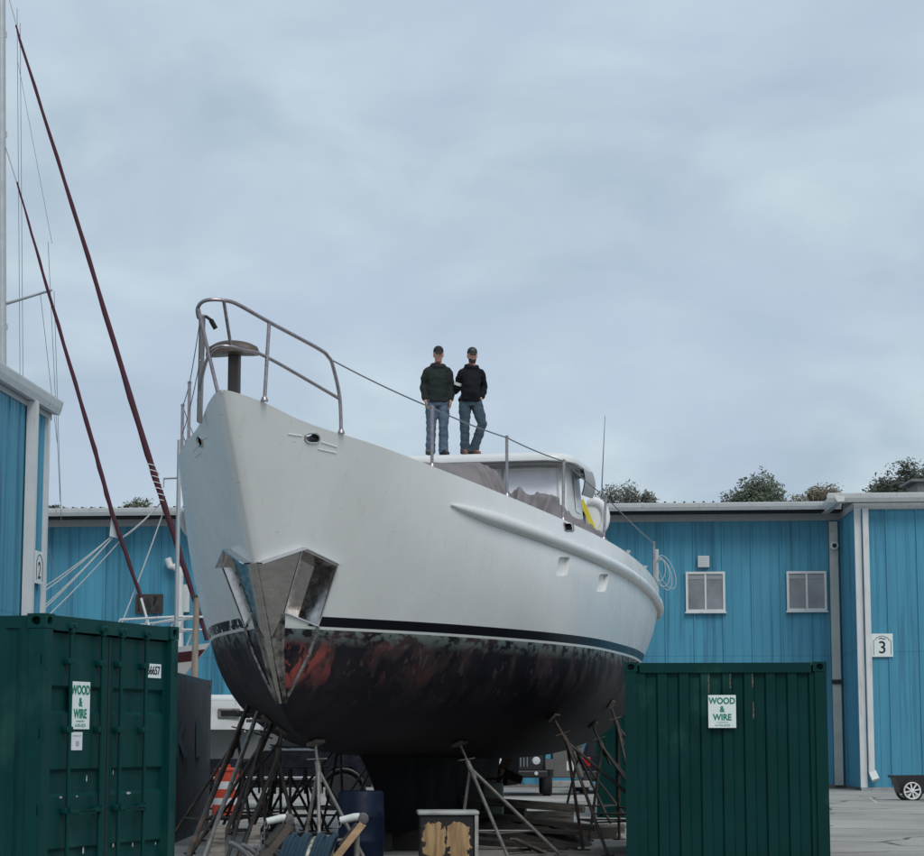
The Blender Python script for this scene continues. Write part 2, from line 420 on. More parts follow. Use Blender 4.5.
def wing_building():
    A, B = V((11.98, 66.9, 0)), V((34, 65.2, 0)); ZE = 8.92
    t = thing('blue_workshop', 'blue metal workshop wing at the picture edge with number three sign and grey rooftop box', 'building')
    m, a, d, n, L = siding(A, B, .1, ZE - .44, .305); w1 = m.build('wall', M_blue, t, recalc=False)
    m, a2, d2, n2, L2 = siding(V((12.1, 69.95, 0)), A, .1, ZE - .44, .305); m.build('side_wall', M_blue, t, recalc=False)
    f = MB(); f.bar(a + V((0, 0, .05)) + n * .02, a + d * L + V((0, 0, .05)) + n * .02, .16, .1); f.build('base_strip', mat('plinth_w', (.30, .31, .31), .8, var=.2), t)
    tr = MB(); rot = Matrix.Rotation(atan2(d.y, d.x), 3, 'Z')
    tr.box(a + n * .0 + d * .09 + V((0, 0, (ZE - .44) / 2 + .05)), (.2, .16, ZE - .5), rot=rot)
    tr.build('corner_trim', M_white, t)
    dp = MB(); p = a + d * .31 + n * .16
    pipe_rect(dp, [p + V((0, 0, .55)), p + V((0, 0, ZE - .9)), p + n * .05 + V((0, 0, ZE - .42))], .17, .14)
    dp.bar(p + V((.02, 0, .55)), p + n * .12 + V((.10, 0, .32)), .22, .15, up=(0, -1, 0))
    dp.build('downpipe', M_white, t)
    g = MB(); gutter(g, a, d, n, -.85, L, ZE, .27, .36, o0=.3); gutter(g, a2, d2, n2, 0, L2 + .66, ZE, .27, .36, o0=.3)
    g.build('gutter', M_white, t)
    e = MB()
    e.add([a + d * u + n * o + V((0, 0, z)) for u in (-.02, L) for o in (-.02, .05) for z in (ZE - .44, ZE - .25)], [(0, 1, 3, 2), (4, 6, 7, 5), (0, 4, 5, 1), (2, 3, 7, 6), (0, 2, 6, 4), (1, 5, 7, 3)])
    e.add([a2 + d2 * u + n2 * o + V((0, 0, z)) for u in (0, L2 - .03) for o in (-.02, .05) for z in (ZE - .44, ZE - .25)], [(0, 1, 3, 2), (4, 6, 7, 5), (0, 4, 5, 1), (2, 3, 7, 6), (0, 2, 6, 4), (1, 5, 7, 3)])
    e.build('eave_trim', mat('eave_grey', (.36, .38, .39)), t)
    r = MB(); q = [a - d * .1 + n * .05, a + d * L + n * .05]
    r.add([q[0] + V((0, 0, ZE - .03)), q[1] + V((0, 0, ZE - .03)), q[1] - n * 20 + V((0, 0, ZE + .5)), q[0] - n * 20 + V((0, 0, ZE + .5)),
           q[0] + V((0, 0, ZE - .1)), q[1] + V((0, 0, ZE - .1)), q[1] - n * 20 + V((0, 0, ZE + .43)), q[0] - n * 20 + V((0, 0, ZE + .43))],
          [(0, 1, 2, 3), (7, 6, 5, 4), (0, 4, 5, 1), (1, 5, 6, 2), (2, 6, 7, 3), (3, 7, 4, 0)]); r.build('roof', M_roof, t)
    # roof cabinet
    u = MB(); c = pt(925, 491, 69.5); u.box(c + V((.2, 0, -.05)), (1.2, 1.6, .5)); u.box(c + V((.15, 0, .24)), (1.55, 1.9, .08)); u.build('rooftop_unit', mat('duct_grey', (.16, .16, .155), .6, var=.2), t)
    # number sign
    o, dr = ray(882, 645.5); k = (a - o).dot(n) / dr.dot(n); c = o + dr * k + n * .06
    s = thing('number_sign', 'white square wall sign with a black three on the blue wing', 'sign', c, atan2(d.y, d.x), 'building number signs')
    b = MB(); b.box((0, 0, 0), (.64, .04, .70), bev=.01); b.build('board', M_sign, s)
    arch = [(-.26, -.28), (-.26, .14), (-.2, .16), (-.17, .22), (-.08, .27), (0, .285), (.08, .27), (.17, .22), (.2, .16), (.26, .14), (.26, -.28)]
    fr = MB(); fr.tube([V((x, -.024, z)) for x, z in arch], .008, 6); fr.build('border', M_ink, s)
    text('3', .52, M_ink, s, 'numeral', (0, -.023, -.08), bold=.004)
    sq = MB(); sq.tube([V((-.1, -.024, .2)), V((-.03, -.024, .22)), V((.05, -.024, .19)), V((.1, -.024, .21))], .014, 6); sq.build('emblem', M_ink, s)
    # wall lamp dot near the workshop corner is small and white
wing_building()

def left_building():
    A, B = V((-6.6, 28.0, 0)), V((-8.85, 48.2, 0))
    # end corner seen near the picture's left edge
    E = pt(39, 700, 48.2); S = pt(-5, 700, 44.6); dd = (E - S); dd.z = 0; dd.normalize()
    A = V((E.x, E.y, 0)); B = A - dd * 14
    ZE = 9.0
    t = thing('blue_shed', 'blue ribbed metal shed at the picture edge with white gutter and number two sign', 'building')
    m, a, d, n, L = siding(B, A, .1, ZE - .4, .3, .04)
    if n.x < 0: raise ValueError
    m.build('wall', M_blue, t, recalc=False)
    rot = Matrix.Rotation(atan2(d.y, d.x), 3, 'Z')
    g = MB(); gutter(g, a, d, n, 0, L + .35, ZE, .3, .26); g.build('gutter', M_white, t)
    e = MB(); e.add([a + d * u + n * o + V((0, 0, z)) for u in (0, L + .3) for o in (-.1, .05) for z in (ZE - .42, ZE - .1)], [(0, 1, 3, 2), (4, 6, 7, 5), (0, 4, 5, 1), (2, 3, 7, 6), (0, 2, 6, 4), (1, 5, 7, 3)])
    e.build('eave_trim', mat('eave_grey', (.36, .38, .39)), t)
    c = MB(); c.box(a + d * (L - .1) + n * .03 + V((0, 0, (ZE - .4) / 2)), (.16, .14, ZE - .45), rot=rot); c.build('corner_trim', M_white, t)
    dp = MB(); p = a + d * (L - 1.75) + n * .14; dp.bar(p + V((0, 0, .2)), p + V((0, 0, ZE - .3)), .22, .2, up=(0, -1, 0)); dp.build('downpipe', M_white, t)
    bk = A - n * 14; w = MB()
    w.add([A - n * .13, bk, bk + V((0, 0, ZE + .6)), A - n * .13 + V((0, 0, ZE - .1))], [(0, 1, 2, 3)])
    bk2 = B - n * 14
    w.add([B - n * .13, bk2, bk2 + V((0, 0, ZE + .6)), B - n * .13 + V((0, 0, ZE - .1))], [(0, 1, 2, 3)])
    w.add([bk, bk2, bk2 + V((0, 0, ZE + .6)), bk + V((0, 0, ZE + .6))], [(0, 1, 2, 3)])
    w.build('end_wall', M_blue, t, recalc=False)
    r = MB(); q = [a + n * .1 + V((0, 0, ZE + .01)), a + d * (L + .3) + n * .1 + V((0, 0, ZE + .01))]
    up = -n * 14 + V((0, 0, .6)); lo = V((0, 0, -.06))
    r.add([q[0], q[1], q[1] + up, q[0] + up] + [x + lo for x in (q[0], q[1], q[1] + up, q[0] + up)],
          [(0, 1, 2, 3), (7, 6, 5, 4), (0, 4, 5, 1), (1, 5, 6, 2), (2, 6, 7, 3), (3, 7, 4, 0)]); r.build('roof', M_roof, t)
    c = a + d * (L - .72) + n * .09 + V((0, 0, 5.22))
    s = thing('number_sign', 'white wall sign with a black two seen edge on by the white downpipe', 'sign', c, atan2(d.y, d.x), 'building number signs')
    b = MB(); b.box((0, 0, 0), (.64, .04, .70), bev=.01); b.build('board', M_sign, s)
    arch = [(-.26, -.28), (-.26, .14), (-.2, .16), (-.17, .22), (-.08, .27), (0, .285), (.08, .27), (.17, .22), (.2, .16), (.26, .14), (.26, -.28)]
    fr = MB(); fr.tube([V((x, -.024, z)) for x, z in arch], .008, 6); fr.build('border', M_ink, s)
    text('2', .52, M_ink, s, 'numeral', (0, -.023, -.08), bold=.004)
left_building()

# ================================================================== THE WHITE YACHT
TH = radians(12.517); BX0, BY0, ZW = -2.6446, 23.9412, 2.86
yacht = thing('motor_yacht', 'big white motor yacht with worn black bottom paint propped on stands', 'yacht', (BX0, BY0, 0), pi / 2 - TH)
YM = Matrix.Translation((BX0, BY0, 0)) @ Matrix.Rotation(pi / 2 - TH, 4, 'Z'); YI = YM.inverted()
KS = [0, .4, 1, 2, 3.5, 5.5, 8, 11, 14, 16.5, 18.3]
KB = [.05, .285, .596, 1.183, 1.721, 2.191, 2.578, 2.815, 2.855, 2.666, 2.30]
KZ = [5.39, 5.328, 5.175, 5.015, 4.85, 4.709, 4.587, 4.479, 4.306, 4.154, 4.045]
KW = [1.70, 2.0, 2.4, 3.0, 3.7, 5.5, 8, 11, 14, 16.5, 17.6]
KWB = [.04, .24, .48, .84, 1.23, 1.98, 2.62, 2.76, 2.62, 2.26, 1.90]
KKS = [1.70, 1.98, 2.28, 2.8, 3.6, 5.0, 8, 12, 14.5, 16.5, 17.6]
KKZ = [2.86, 2.42, 2.02, 1.72, 1.54, 1.42, 1.32, 1.26, 1.26, 1.46, 1.90]
def cub(x, K, v):
    n = len(K)
    if x <= K[0]: return v[0]
    if x >= K[-1]: return v[-1]
    i = 0
    while x > K[i + 1]: i += 1
    def sl(j):
        if j == 0: return (v[1] - v[0]) / (K[1] - K[0])
        if j == n - 1: return (v[-1] - v[-2]) / (K[-1] - K[-2])
        h0, h1 = K[j] - K[j - 1], K[j + 1] - K[j]
        return ((v[j] - v[j - 1]) / h0 * h1 + (v[j + 1] - v[j]) / h1 * h0) / (h0 + h1)
    h = K[i + 1] - K[i]; t = (x - K[i]) / h
    return (2 * t**3 - 3 * t**2 + 1) * v[i] + (t**3 - 2 * t**2 + t) * h * sl(i) + (-2 * t**3 + 3 * t**2) * v[i + 1] + (t**3 - t**2) * h * sl(i + 1)
def rnd(d, L, r0=.09, r1=1.0):
    f = 1.
    if d < r0: f *= sqrt(max(0, 1 - (1 - d / r0) ** 2))
    if d > L - r1: f *= sqrt(max(0, 1 - ((d - (L - r1)) / r1) ** 2))
    return f
SL, WL_ = 18.95, 18.4
def sheer(tau):
    d = tau * SL
    return d, cub(d, KS, KB) * rnd(d, SL), cub(d, KS, KZ)
def wline(tau):
    L = WL_ - 1.70; d = tau * L
    return 1.70 + d, cub(1.70 + d, KW, KWB) * rnd(d, L, .07, 1.1)
def keelp(tau):
    s = 1.70 + tau * (WL_ - 1.70)
    return s, (cub(s, KKS, KKZ) if s < 17.6 else 1.90 + (s - 17.6) / .5 * (ZW - 1.90))
def hull_pt(tau, q):
    """q 0 sheer .. 1 waterline .. 2 keel line; returns (s, half breadth, z)"""
    s0, b0, z0 = sheer(tau); s1, b1 = wline(tau)
    if q <= 1:
        full = min(1, tau / .25) * .10 * (1 - max(0, (tau - .8) / .2) * .6)
        return s0 + (s1 - s0) * q, b0 + (b1 - b0) * q + full * sin(pi * q) * rnd(tau * SL, SL, .09, 1.5), z0 + (ZW - z0) * q
    e = q - 1; s2, z2 = keelp(tau); vn = max(0, 1 - tau / .38) ** 1.2
    a = e * pi / 2
    hb = (cos(a) ** .70) * (1 - vn) + (1 - e) * vn; hz = sin(a) * (1 - vn) + (e ** .95) * vn
    return s1 + (s2 - s1) * hz, b1 * hb, ZW + (z2 - ZW) * hz
def BL(s, v, z): return V((s, -v, z))
def build_hull():
    taus = [0, .0003, .0009, .0018, .003, .0045, .0065, .009, .013]
    k = 74
    for i in range(1, k + 1): taus.append(.013 + (.94 - .013) * (i / k))
    for i in range(1, 15): taus.append(.94 + .06 * sin(pi / 2 * i / 14))
    qs = [i / 14 for i in range(15)] + [1 + i / 16 for i in range(1, 17)]
    m = MB(); R = []
    for t in taus:
        s0, b0, z0 = sheer(t)
        P = [hull_pt(t, q) for q in qs]
        bi = max(b0 - .085, b0 * .25)
        dp = .03 + .33 * min(1, max(0, (s0 - 1.2) / 2.5)); lo_ = max(bi - dp * .75, bi * .2)
        inner = [(s0, 0, z0 - dp), (s0, lo_ * .6, z0 - dp), (s0, lo_, z0 - dp), (s0, bi, z0 - .02), (s0, bi + .01, z0)]
        half = inner + P
        ring = [BL(*p) for p in half] + [BL(s, -b, z) for s, b, z in reversed(half[:-1])]
        R.append(ring[:-1])
    n = len(R[0]); vs = [p for r in R for p in r]; fs = []; mi = []
    m.add(vs, [])
    for i in range(len(R) - 1):
        for j in range(n):
            j2 = (j + 1) % n
            m.f.append((i * n + j, i * n + j2, (i + 1) * n + j2, (i + 1) * n + j)); m.m.append(0)
    m.f.append(tuple(range(n))); m.m.append(0)
    m.f.append(tuple((len(R) - 1) * n + j for j in range(n))); m.m.append(0)
    return m

def hull_material():
    m = bpy.data.materials.new('yacht_paint'); m.use_nodes = True
    nt = m.node_tree; N = nt.nodes; L = nt.links; b = N['Principled BSDF']
    tc = N.new('ShaderNodeTexCoord'); sp = N.new('ShaderNodeSeparateXYZ'); L.new(tc.outputs['Object'], sp.inputs['Vector'])
    def noi(sc, st=(1, 1, 1), det=8., seed=0., rg=.6):
        mp = N.new('ShaderNodeMapping'); mp.inputs['Scale'].default_value = st; mp.inputs['Location'].default_value = (seed, seed * 1.3, seed * .7)
        L.new(tc.outputs['Object'], mp.inputs['Vector'])
        n = N.new('ShaderNodeTexNoise'); n.inputs['Scale'].default_value = sc; n.inputs['Detail'].default_value = det; n.inputs['Roughness'].default_value = rg
        L.new(mp.outputs['Vector'], n.inputs['Vector']); return n.outputs['Fac']
    def rng(v, a, b_, c=0., d=1.):
        r = N.new('ShaderNodeMapRange'); r.inputs['From Min'].default_value = a; r.inputs['From Max'].default_value = b_
        r.inputs['To Min'].default_value = c; r.inputs['To Max'].default_value = d; L.new(v, r.inputs['Value']); return r.outputs['Result']
    def mix(f, A, B):
        x = N.new('ShaderNodeMix'); x.data_type = 'RGBA'
        L.new(f, x.inputs['Factor'])
        for k, c in (('A', A), ('B', B)):
            if isinstance(c, tuple): x.inputs[k].default_value = (*c, 1)
            else: L.new(c, x.inputs[k])
        return x.outputs['Result']
    def mul(a, b_, op='MULTIPLY'):
        x = N.new('ShaderNodeMath'); x.operation = op; x.use_clamp = True
        for i, c in enumerate((a, b_)):
            if isinstance(c, (int, float)): x.inputs[i].default_value = c
            else: L.new(c, x.inputs[i])
        return x.outputs['Value']
    def mul2(x, z):
        k = N.new('ShaderNodeMath'); k.operation = 'MULTIPLY_ADD'; L.new(z, k.inputs[0]); k.inputs[1].default_value = -.7; L.new(x, k.inputs[2]); return k.outputs[0]
    Z = sp.outputs['Z']; X = sp.outputs['X']; Y = sp.outputs['Y']
    # topsides: white, faint streaks and sanded patches
    white = mix(rng(noi(.8, (1, 1, .35)), .35, .7), (.755, .765, .75), (.69, .70, .685))
    white = mix(mul(rng(noi(2.2, (2.5, 2.5, .18), 9., 5.), .6, .8), .35), white, (.52, .52, .49))
    white = mix(mul(rng(noi(9, (.6, .6, 2), 4., 9.), .68, .72), .35), white, (.80, .81, .80))
    # rust weeps under the openings, grime streaks from the rail edge
    wp = mul(rng(noi(3.2, (3, 3, .10), 5., 14.), .64, .74), rng(Z, 3.4, 4.3))
    white = mix(mul(wp, .30), white, (.40, .34, .27))
    sc2 = mul(rng(noi(26, (.25, .25, 1.6), 3., 31.), .70, .73), .5)
    white = mix(sc2, white, (.33, .34, .34))
    low = mul(rng(Z, 3.5, ZW + .15), rng(noi(1.6, (1, 1, .5), 8., 18.), .40, .7))
    white = mix(mul(low, .18), white, (.47, .48, .46))
    # bottom paint: black with brown, red and verdigris wear high up
    depth = rng(Z, ZW, ZW - 1.05)           # 0 at waterline
    bot = mix(rng(noi(1.3, (1, 1, 1), 9.), .4, .7), (.009, .009, .014), (.020, .018, .024))
    wear = mul(rng(noi(1.9, (1, 1, .45), 14., 2.), .49, .56), rng(Z, ZW - .95, ZW - .25))
    bot = mix(mul(wear, .8), bot, (.060, .038, .038))
    sc = mul(rng(noi(9, (.8, .8, .25), 12., 4.), .59, .63), rng(Z, ZW - 1.0, ZW - .15))
    bot = mix(mul(sc, .55), bot, (.12, .095, .095))
    red = mul(rng(noi(3.1, (1, 1, .7), 12., 11.), .53, .56), mul(rng(Z, ZW - .72, ZW - .45), rng(Z, ZW - .08, ZW - .2)))
    red = mul(red, mul(mul(rng(X, 4.8, 2.5), rng(noi(1.1, (1, 1, 1), 4., 21.), .46, .62)), rng(Y, .2, -.05)))
    vee = mul(mul(rng(mul2(X, Z), .86, .76), rng(Z, 2.76, 2.56)), mul(rng(noi(4.5, (1, 1, .55), 12., 17.), .47, .51), mul(rng(Y, .0, -.08), rng(Z, 2.1, 2.2))))
    red = mul(red, vee, 'MAXIMUM')
    bot = mix(red, bot, (.25, .064, .056))
    scum = mul(rng(Z, ZW - .20, ZW - .02), rng(noi(6, (1, 1, 1.6), 12., 6.), .44, .54))
    bot = mix(mul(scum, .8), bot, (.17, .215, .205))
    # bands by height
    under = rng(Z, ZW + .004, ZW - .004)
    boot = mul(rng(Z, ZW + .030, ZW + .034), rng(Z, ZW + .152, ZW + .148))
    peel = rng(noi(7, (1, 1, 1), 9., 8.), .60, .55)
    stb = rng(Y, .3, .5)
    keep = mul(peel, stb); keep2 = mul(keep, mul(1., stb, 'SUBTRACT'), 'ADD')
    keep2 = mul(keep2, rng(X, 2.16, 2.2))
    boot = mul(boot, keep2)
    col = mix(boot, white, (.010, .011, .016))
    line = mul(rng(Z, ZW - .004, ZW), rng(Z, ZW + .034, ZW + .030))
    col = mix(mul(line, .8), col, (.62, .63, .60))
    col = mix(under, col, bot)
    L.new(col, b.inputs['Base Color'])
    rr = rng(noi(3, (1, 1, 1), 6.), .3, .7, .20, .30)
    ro = N.new('ShaderNodeMix'); L.new(under, ro.inputs[0]); L.new(rr, ro.inputs[2]); ro.inputs[3].default_value = .62
    L.new(ro.outputs[0], b.inputs['Roughness'])
    sp_ = N.new('ShaderNodeMix'); L.new(under, sp_.inputs[0]); sp_.inputs[2].default_value = .5; sp_.inputs[3].default_value = .16
    sp2 = N.new('ShaderNodeMix'); L.new(boot, sp2.inputs[0]); L.new(sp_.outputs[0], sp2.inputs[2]); sp2.inputs[3].default_value = .08
    L.new(sp2.outputs[0], b.inputs['Specular IOR Level'])
    bp = N.new('ShaderNodeBump'); bp.inputs['Strength'].default_value = .5; bp.inputs['Distance'].default_value = .018
    hh = mul(noi(1.3, (1, 1, .8), 2.), mul(noi(5, (1, 1, .7), 3., 3.), .25), 'ADD')
    L.new(hh, bp.inputs['Height']); L.new(bp.outputs['Normal'], b.inputs['Normal'])
    return m
M_hull = hull_material()
M_hwhite = mat('gelcoat', (.70, .71, .70), .3, var=.04, scale=2)
hull = build_hull().build('hull', [M_hull, M_steel, M_hwhite, M_black], yacht, merge=.0006)
def outward(o):
    bm = bmesh.new(); bm.from_mesh(o.data)
    if bm.calc_volume(signed=True) < 0: bmesh.ops.reverse_faces(bm, faces=bm.faces[:])
    bm.to_mesh(o.data); bm.free(); return o
outward(hull)

hv = [YM @ v.co for v in hull.data.vertices]
BVH = BVHTree.FromPolygons(hv, [tuple(p.vertices) for p in hull.data.polygons])
def hit(px, py):
    o, d = ray(px, py); p, n, i, k = BVH.ray_cast(o, d)
    if p is None: return None
    if n.dot(d) > 0: n = -n
    return YI @ p, YI.to_3x3() @ n

MIRROR = Matrix.Diagonal((1, -1, 1))
def cut(poly, deep, out=.12, inward=None, mi=1, mirror=False):
    P = [hit(*p) for p in poly]
    nrm = sum((n for _, n in P), V()).normalized()
    inv = inward if inward is not None else -nrm
    a = [p - inv * out for p, n in P]; b = [p + inv * deep for p, n in P]
    k = len(P)
    if mirror: a = [MIRROR @ p for p in a]; b = [MIRROR @ p for p in b]
    m = MB(); m.add(a + b, [tuple(range(k)), tuple(range(2 * k - 1, k - 1, -1))] + [(i, (i + 1) % k, (i + 1) % k + k, i + k) for i in range(k)], mi)
    return outward(m.build('cutter', [M_hull, M_steel, M_hwhite, M_black], yacht))
def rrect(cx, cy, w, h, sl=0., r=.3, n=4):
    out = []
    for qx, qy, a0 in ((1, -1, -90), (1, 1, 0), (-1, 1, 90), (-1, -1, 180)):
        for i in range(n + 1):
            a = radians(a0 + 90 * i / n); rr = r * min(w, h)
            x = qx * (w / 2 - rr) + rr * cos(a); y = qy * (h / 2 - rr) + rr * sin(a)
            out.append((cx + x + sl * y, cy + y))
    return out
POCK = [(301.5, 548.5), (337, 565.5), (317.5, 626), (283.5, 612)]
inward = V((.35, 1, 0)).normalized()     # port side: into the boat
cutters = [cut(POCK, .33, .12, inward), cut(POCK, .33, .12, inward, mirror=True)]
for mir in (False, True):
    cutters += [cut(rrect(563, 566.5, 11.5, 19, -.18, .22), .07, .1, mi=2, mirror=mir), cut(rrect(602.5, 583, 9.5, 18, -.2, .22), .07, .1, mi=2, mirror=mir),
                cut(rrect(312, 438, 13, 8.5, .1, .45), .3, .1, mi=3, mirror=mir), cut(rrect(568, 527, 8, 7, .2, .2), .2, .1, mi=3, mirror=mir)]
def addbool(o):
    for c in cutters:
        md = o.modifiers.new('b', 'BOOLEAN'); md.operation = 'DIFFERENCE'; md.solver = 'FAST'; md.object = c
bake(hull, addbool)
for c in cutters: bpy.data.objects.remove(c)
hull.data.polygons.foreach_set('use_smooth', [True] * len(hull.data.polygons)); hull.data.set_sharp_from_angle(angle=radians(38))

def patch(name, corners, nu, nv, off, thick, m, parent=yacht, mirror=False):
    """sheet metal lying on the hull; corners in picture order a b c d"""
    a, b, c, d = corners; P = []; Q = []
    for i in range(nu + 1):
        u = i / nu; r = []; r2 = []
        for j in range(nv + 1):
            w = j / nv
            x = (a[0] * (1 - u) + b[0] * u) * (1 - w) + (d[0] * (1 - u) + c[0] * u) * w
            y = (a[1] * (1 - u) + b[1] * u) * (1 - w) + (d[1] * (1 - u) + c[1] * u) * w
            h = hit(x, y)
            if h is None: h = hit(x + 2, y)
            p, n = h
            r.append(p + n * off); r2.append(p + n * (off - thick))
        P.append(r); Q.append(r2)
    k = MB()
    if mirror: P = [[MIRROR @ p for p in r] for r in P]; Q = [[MIRROR @ p for p in r] for r in Q]
    k.grid(P); k.grid(Q)
    R, Cc = len(P), len(P[0])
    edge = [(i, 0) for i in range(R)] + [(R - 1, j) for j in range(1, Cc)] + [(i, Cc - 1) for i in range(R - 2, -1, -1)] + [(0, j) for j in range(Cc - 2, 0, -1)]
    vs = [P[i][j] for i, j in edge] + [Q[i][j] for i, j in edge]; n = len(edge)
    k.add(vs, [(i, (i + 1) % n, (i + 1) % n + n, i + n) for i in range(n)])
    return k.build(name, m, parent, merge=.0005, smooth=35)
def strip(pix, off=.008, n=10, mirror=False):
    out = []
    for (a, b) in zip(pix[:-1], pix[1:]):
        for i in range(n + 1):
            t = i / n; h = hit(a[0] + (b[0] - a[0]) * t, a[1] + (b[1] - a[1]) * t)
            if h: out.append(h[0] + h[1] * off)
    if mirror: out = [MIRROR @ p for p in out]
    return out
def stem(z):
    q = (5.39 - z) / (5.39 - ZW)
    return V((1.35 * q, 0, z)) if z >= ZW else None
M_worn = mat('worn_metal', (.30, .29, .27), .36, .8, var=.5, scale=9, dirt=(.03, .03, .03), dirt_amt=.6, dirt_scale=6, bump=.3, bscale=25)
M_plate = mat('brushed_stem_plate', (.42, .40, .385), .26, .95, var=.2, scale=5, stretch=(1, 1, 3))
nose = []
for i in range(13):
    z = 3.58 - (3.58 - 2.0) * i / 12
    if z >= ZW: sx = 1.70 * (5.39 - z) / (5.39 - ZW)
    else:
        lo, hi = 1.7, 3.0
        for _ in range(30):
            mi_ = (lo + hi) / 2
            if cub(mi_, KKS, KKZ) > z: lo = mi_
            else: hi = mi_
        sx = lo
    nose.append(V((sx + .012, 0, z)))
k = MB(); k.tube(nose, [.045] * 8 + [.04, .035, .03, .026, .02], 10); k.build('stem_strip', M_plate, yacht, smooth=60)
for mir in (False, True):
    patch('bow_plate', [(255.5, 564), (300.5, 549), (282.5, 613), (269.5, 641)], 8, 10, .014, .02, M_plate, mirror=mir)
    patch('bow_plate', [(270.5, 641), (282.5, 613), (284, 700), (282.2, 700)], 3, 14, .016, .022, M_worn, mirror=mir)
    fr = MB()
    fr.tube(strip([POCK[0], POCK[1], POCK[2], POCK[3]], .012, 10, mir), .013, 6)
    fr.tube(strip([POCK[3], POCK[0]], .012, 10, mir), .013, 6)
    hood = strip([(256.5, 563.5), POCK[0], POCK[1]], .0, 8, mir)
    hood2 = []
    for p in hood:
        y = 1 if mir else -1
        hood2.append(p + V((-.05, y * .085, -.012)))
    fr.grid([hood, hood2]); fr.grid([[p + V((0, 0, .014)) for p in hood], [p + V((0, 0, .014)) for p in hood2]]); fr.grid([hood2, [p + V((0, 0, .014)) for p in hood2]])
    fr.build('anchor_pocket', mat('polished_rim', (.62, .62, .62), .16, 1., var=.1, scale=10), yacht, smooth=40)
    g = MB(); g.tube(strip([(317.5, 627), (308, 655), (284, 702)], .012, 10, mir), [.022] * 22, 6)
    g.tube(strip([(282.5, 613), (281, 650), (283.5, 702)], .014, 10, mir), [.028] * 22, 6)
    g.build('chafe_guard', M_worn, yacht, smooth=40)
    # rub rail
    pts = []; rad = []
    for i in range(61):
        u = i / 60; tau = .181 + (.985 - .181) * u
        s0, b0, z0 = sheer(tau); dz = .40 + (.345 - .40) * u
        q = dz / (z0 - ZW); s, hb, z = hull_pt(tau, q)
        pts.append(BL(s, (hb + .012) * (-1 if mir else 1), z)); rad.append(.095 * min(1, sqrt((u + .002) / .07)))
    r = MB(); r.tube(pts, rad, 12); r.build('rub_rail', M_hwhite, yacht, smooth=60)
# cap rail
cp = MB()
for sg in (1, -1):
    for i in range(70):
        pass
# keel and rudder
k = MB(); R = []
for z, s0, s1, w in ((.28, 7.4, 14.6, .30), (.6, 7.1, 14.7, .30), (1.0, 6.6, 14.9, .26), (1.42, 5.9, 15.2, .34), (1.7, 5.2, 15.6, .5)):
    ring = []
    for i in range(24):
        a = 2 * pi * i / 24; c = cos(a)
        ring.append(V(((s0 + s1) / 2 + (s1 - s0) / 2 * c, w * sin(a) * (1 if abs(c) < .9 else .9), z)))
    R.append(ring)
k.rings(R); k.build('keel', mat('keel_paint', (.008, .008, .011), .8, var=.4, scale=2.5, spec=.15), yacht, smooth=50)
rd = MB(); rd.prism([(15.6, .75), (16.6, .75), (16.9, 2.3), (15.9, 2.3)], -.06, .06); rd.build('rudder', mat('keel_paint', (.014,) * 3), yacht)
ps = MB()
ps.tube([V((15.0, 0, 1.0)), V((15.5, 0, 1.0))], .07, 12)
for i in range(4):
    a = i * pi / 2 + .4; ps.box((15.42, cos(a) * .22, 1.0 + sin(a) * .22), (.03, .34, .16), rot=Matrix.Rotation(a, 3, 'X') @ Matrix.Rotation(.5, 3, 'Y'))
ps.build('propeller', mat('bronze', (.05, .032, .022), .6, .6), yacht)

# ---- bow pulpit (port side long, starboard side ends early)
def zs(s): return cub(s, KS, KZ)
pul = MB(); rp = .022
top_port = [BL(1.55, .93, zs(1.55)), BL(1.53, .915, zs(1.5) + .42), BL(1.42, .86, 5.86), BL(1.33, .83, 5.95), BL(1.15, .76, 6.02), BL(.5, .38, 6.22), BL(.12, .17, 6.34), BL(-.02, .07, 6.375), BL(-.12, -.08, 6.38),
            BL(-.12, -.20, 6.36), BL(-.02, -.29, 6.31), BL(.12, -.33, 6.24), BL(.35, -.38, 6.16), BL(.95, -.6, zs(.95))]
def smoothpath(P, n=5):
    out = []
    for i in range(len(P) - 1):
        p0, p1, p2, p3 = P[max(i - 1, 0)], P[i], P[i + 1], P[min(i + 2, len(P) - 1)]
        for j in range(n):
            t = j / n
            out.append(.5 * ((2 * p1) + (p2 - p0) * t + (2 * p0 - 5 * p1 + 4 * p2 - p3) * t * t + (3 * p1 - p0 - 3 * p2 + p3) * t**3))
    return out + [P[-1]]
pul.tube(smoothpath(top_port), rp, 10)
pul.tube([BL(.46, .345, zs(.46)), BL(.5, .375, 6.22)], rp, 10)
low = [BL(1.53, .915, zs(1.5) + .40), BL(.48, .36, 5.82), BL(.2, .18, 5.86), BL(.05, .06, 5.88), BL(.02, -.08, 5.87), BL(.1, -.2, 5.78), BL(.3, -.33, 5.62), BL(.8, -.55, 5.4)]
pul.tube(smoothpath(low), rp * .9, 10)
pul.tube([BL(.06, -.07, 5.38), BL(.03, -.17, 5.8), BL(-.06, -.27, 6.30)], rp, 10)
pul.tube([BL(-.08, .03, 6.38), BL(.16, .05, 5.86)], rp * .9, 8)
pul.lathe([(.045, 0), (.045, .012), (.028, .05), (.028, .0)], BL(1.55, .93, zs(1.55)), 12)
pul.lathe([(.045, 0), (.045, .012), (.028, .05), (.028, .0)], BL(.46, .345, zs(.46)), 12)
pulpit = pul.build('pulpit', M_tube, yacht, smooth=50)
sm = MB()
R = []
for z, sc in ((5.83, .8), (5.835, 1.), (5.88, 1.), (5.93, .93), (5.965, .72), (5.975, .3)):
    ring = []
    for i in range(28):
        a = 2 * pi * i / 28; x = cos(a) * .2; y = sin(a) * .31
        ring.append(V((.40 + x * sc * (1 if x > 0 else .75), y * sc + .02, z + .03 * (1 - (y / .31) ** 2))))
    R.append(ring)
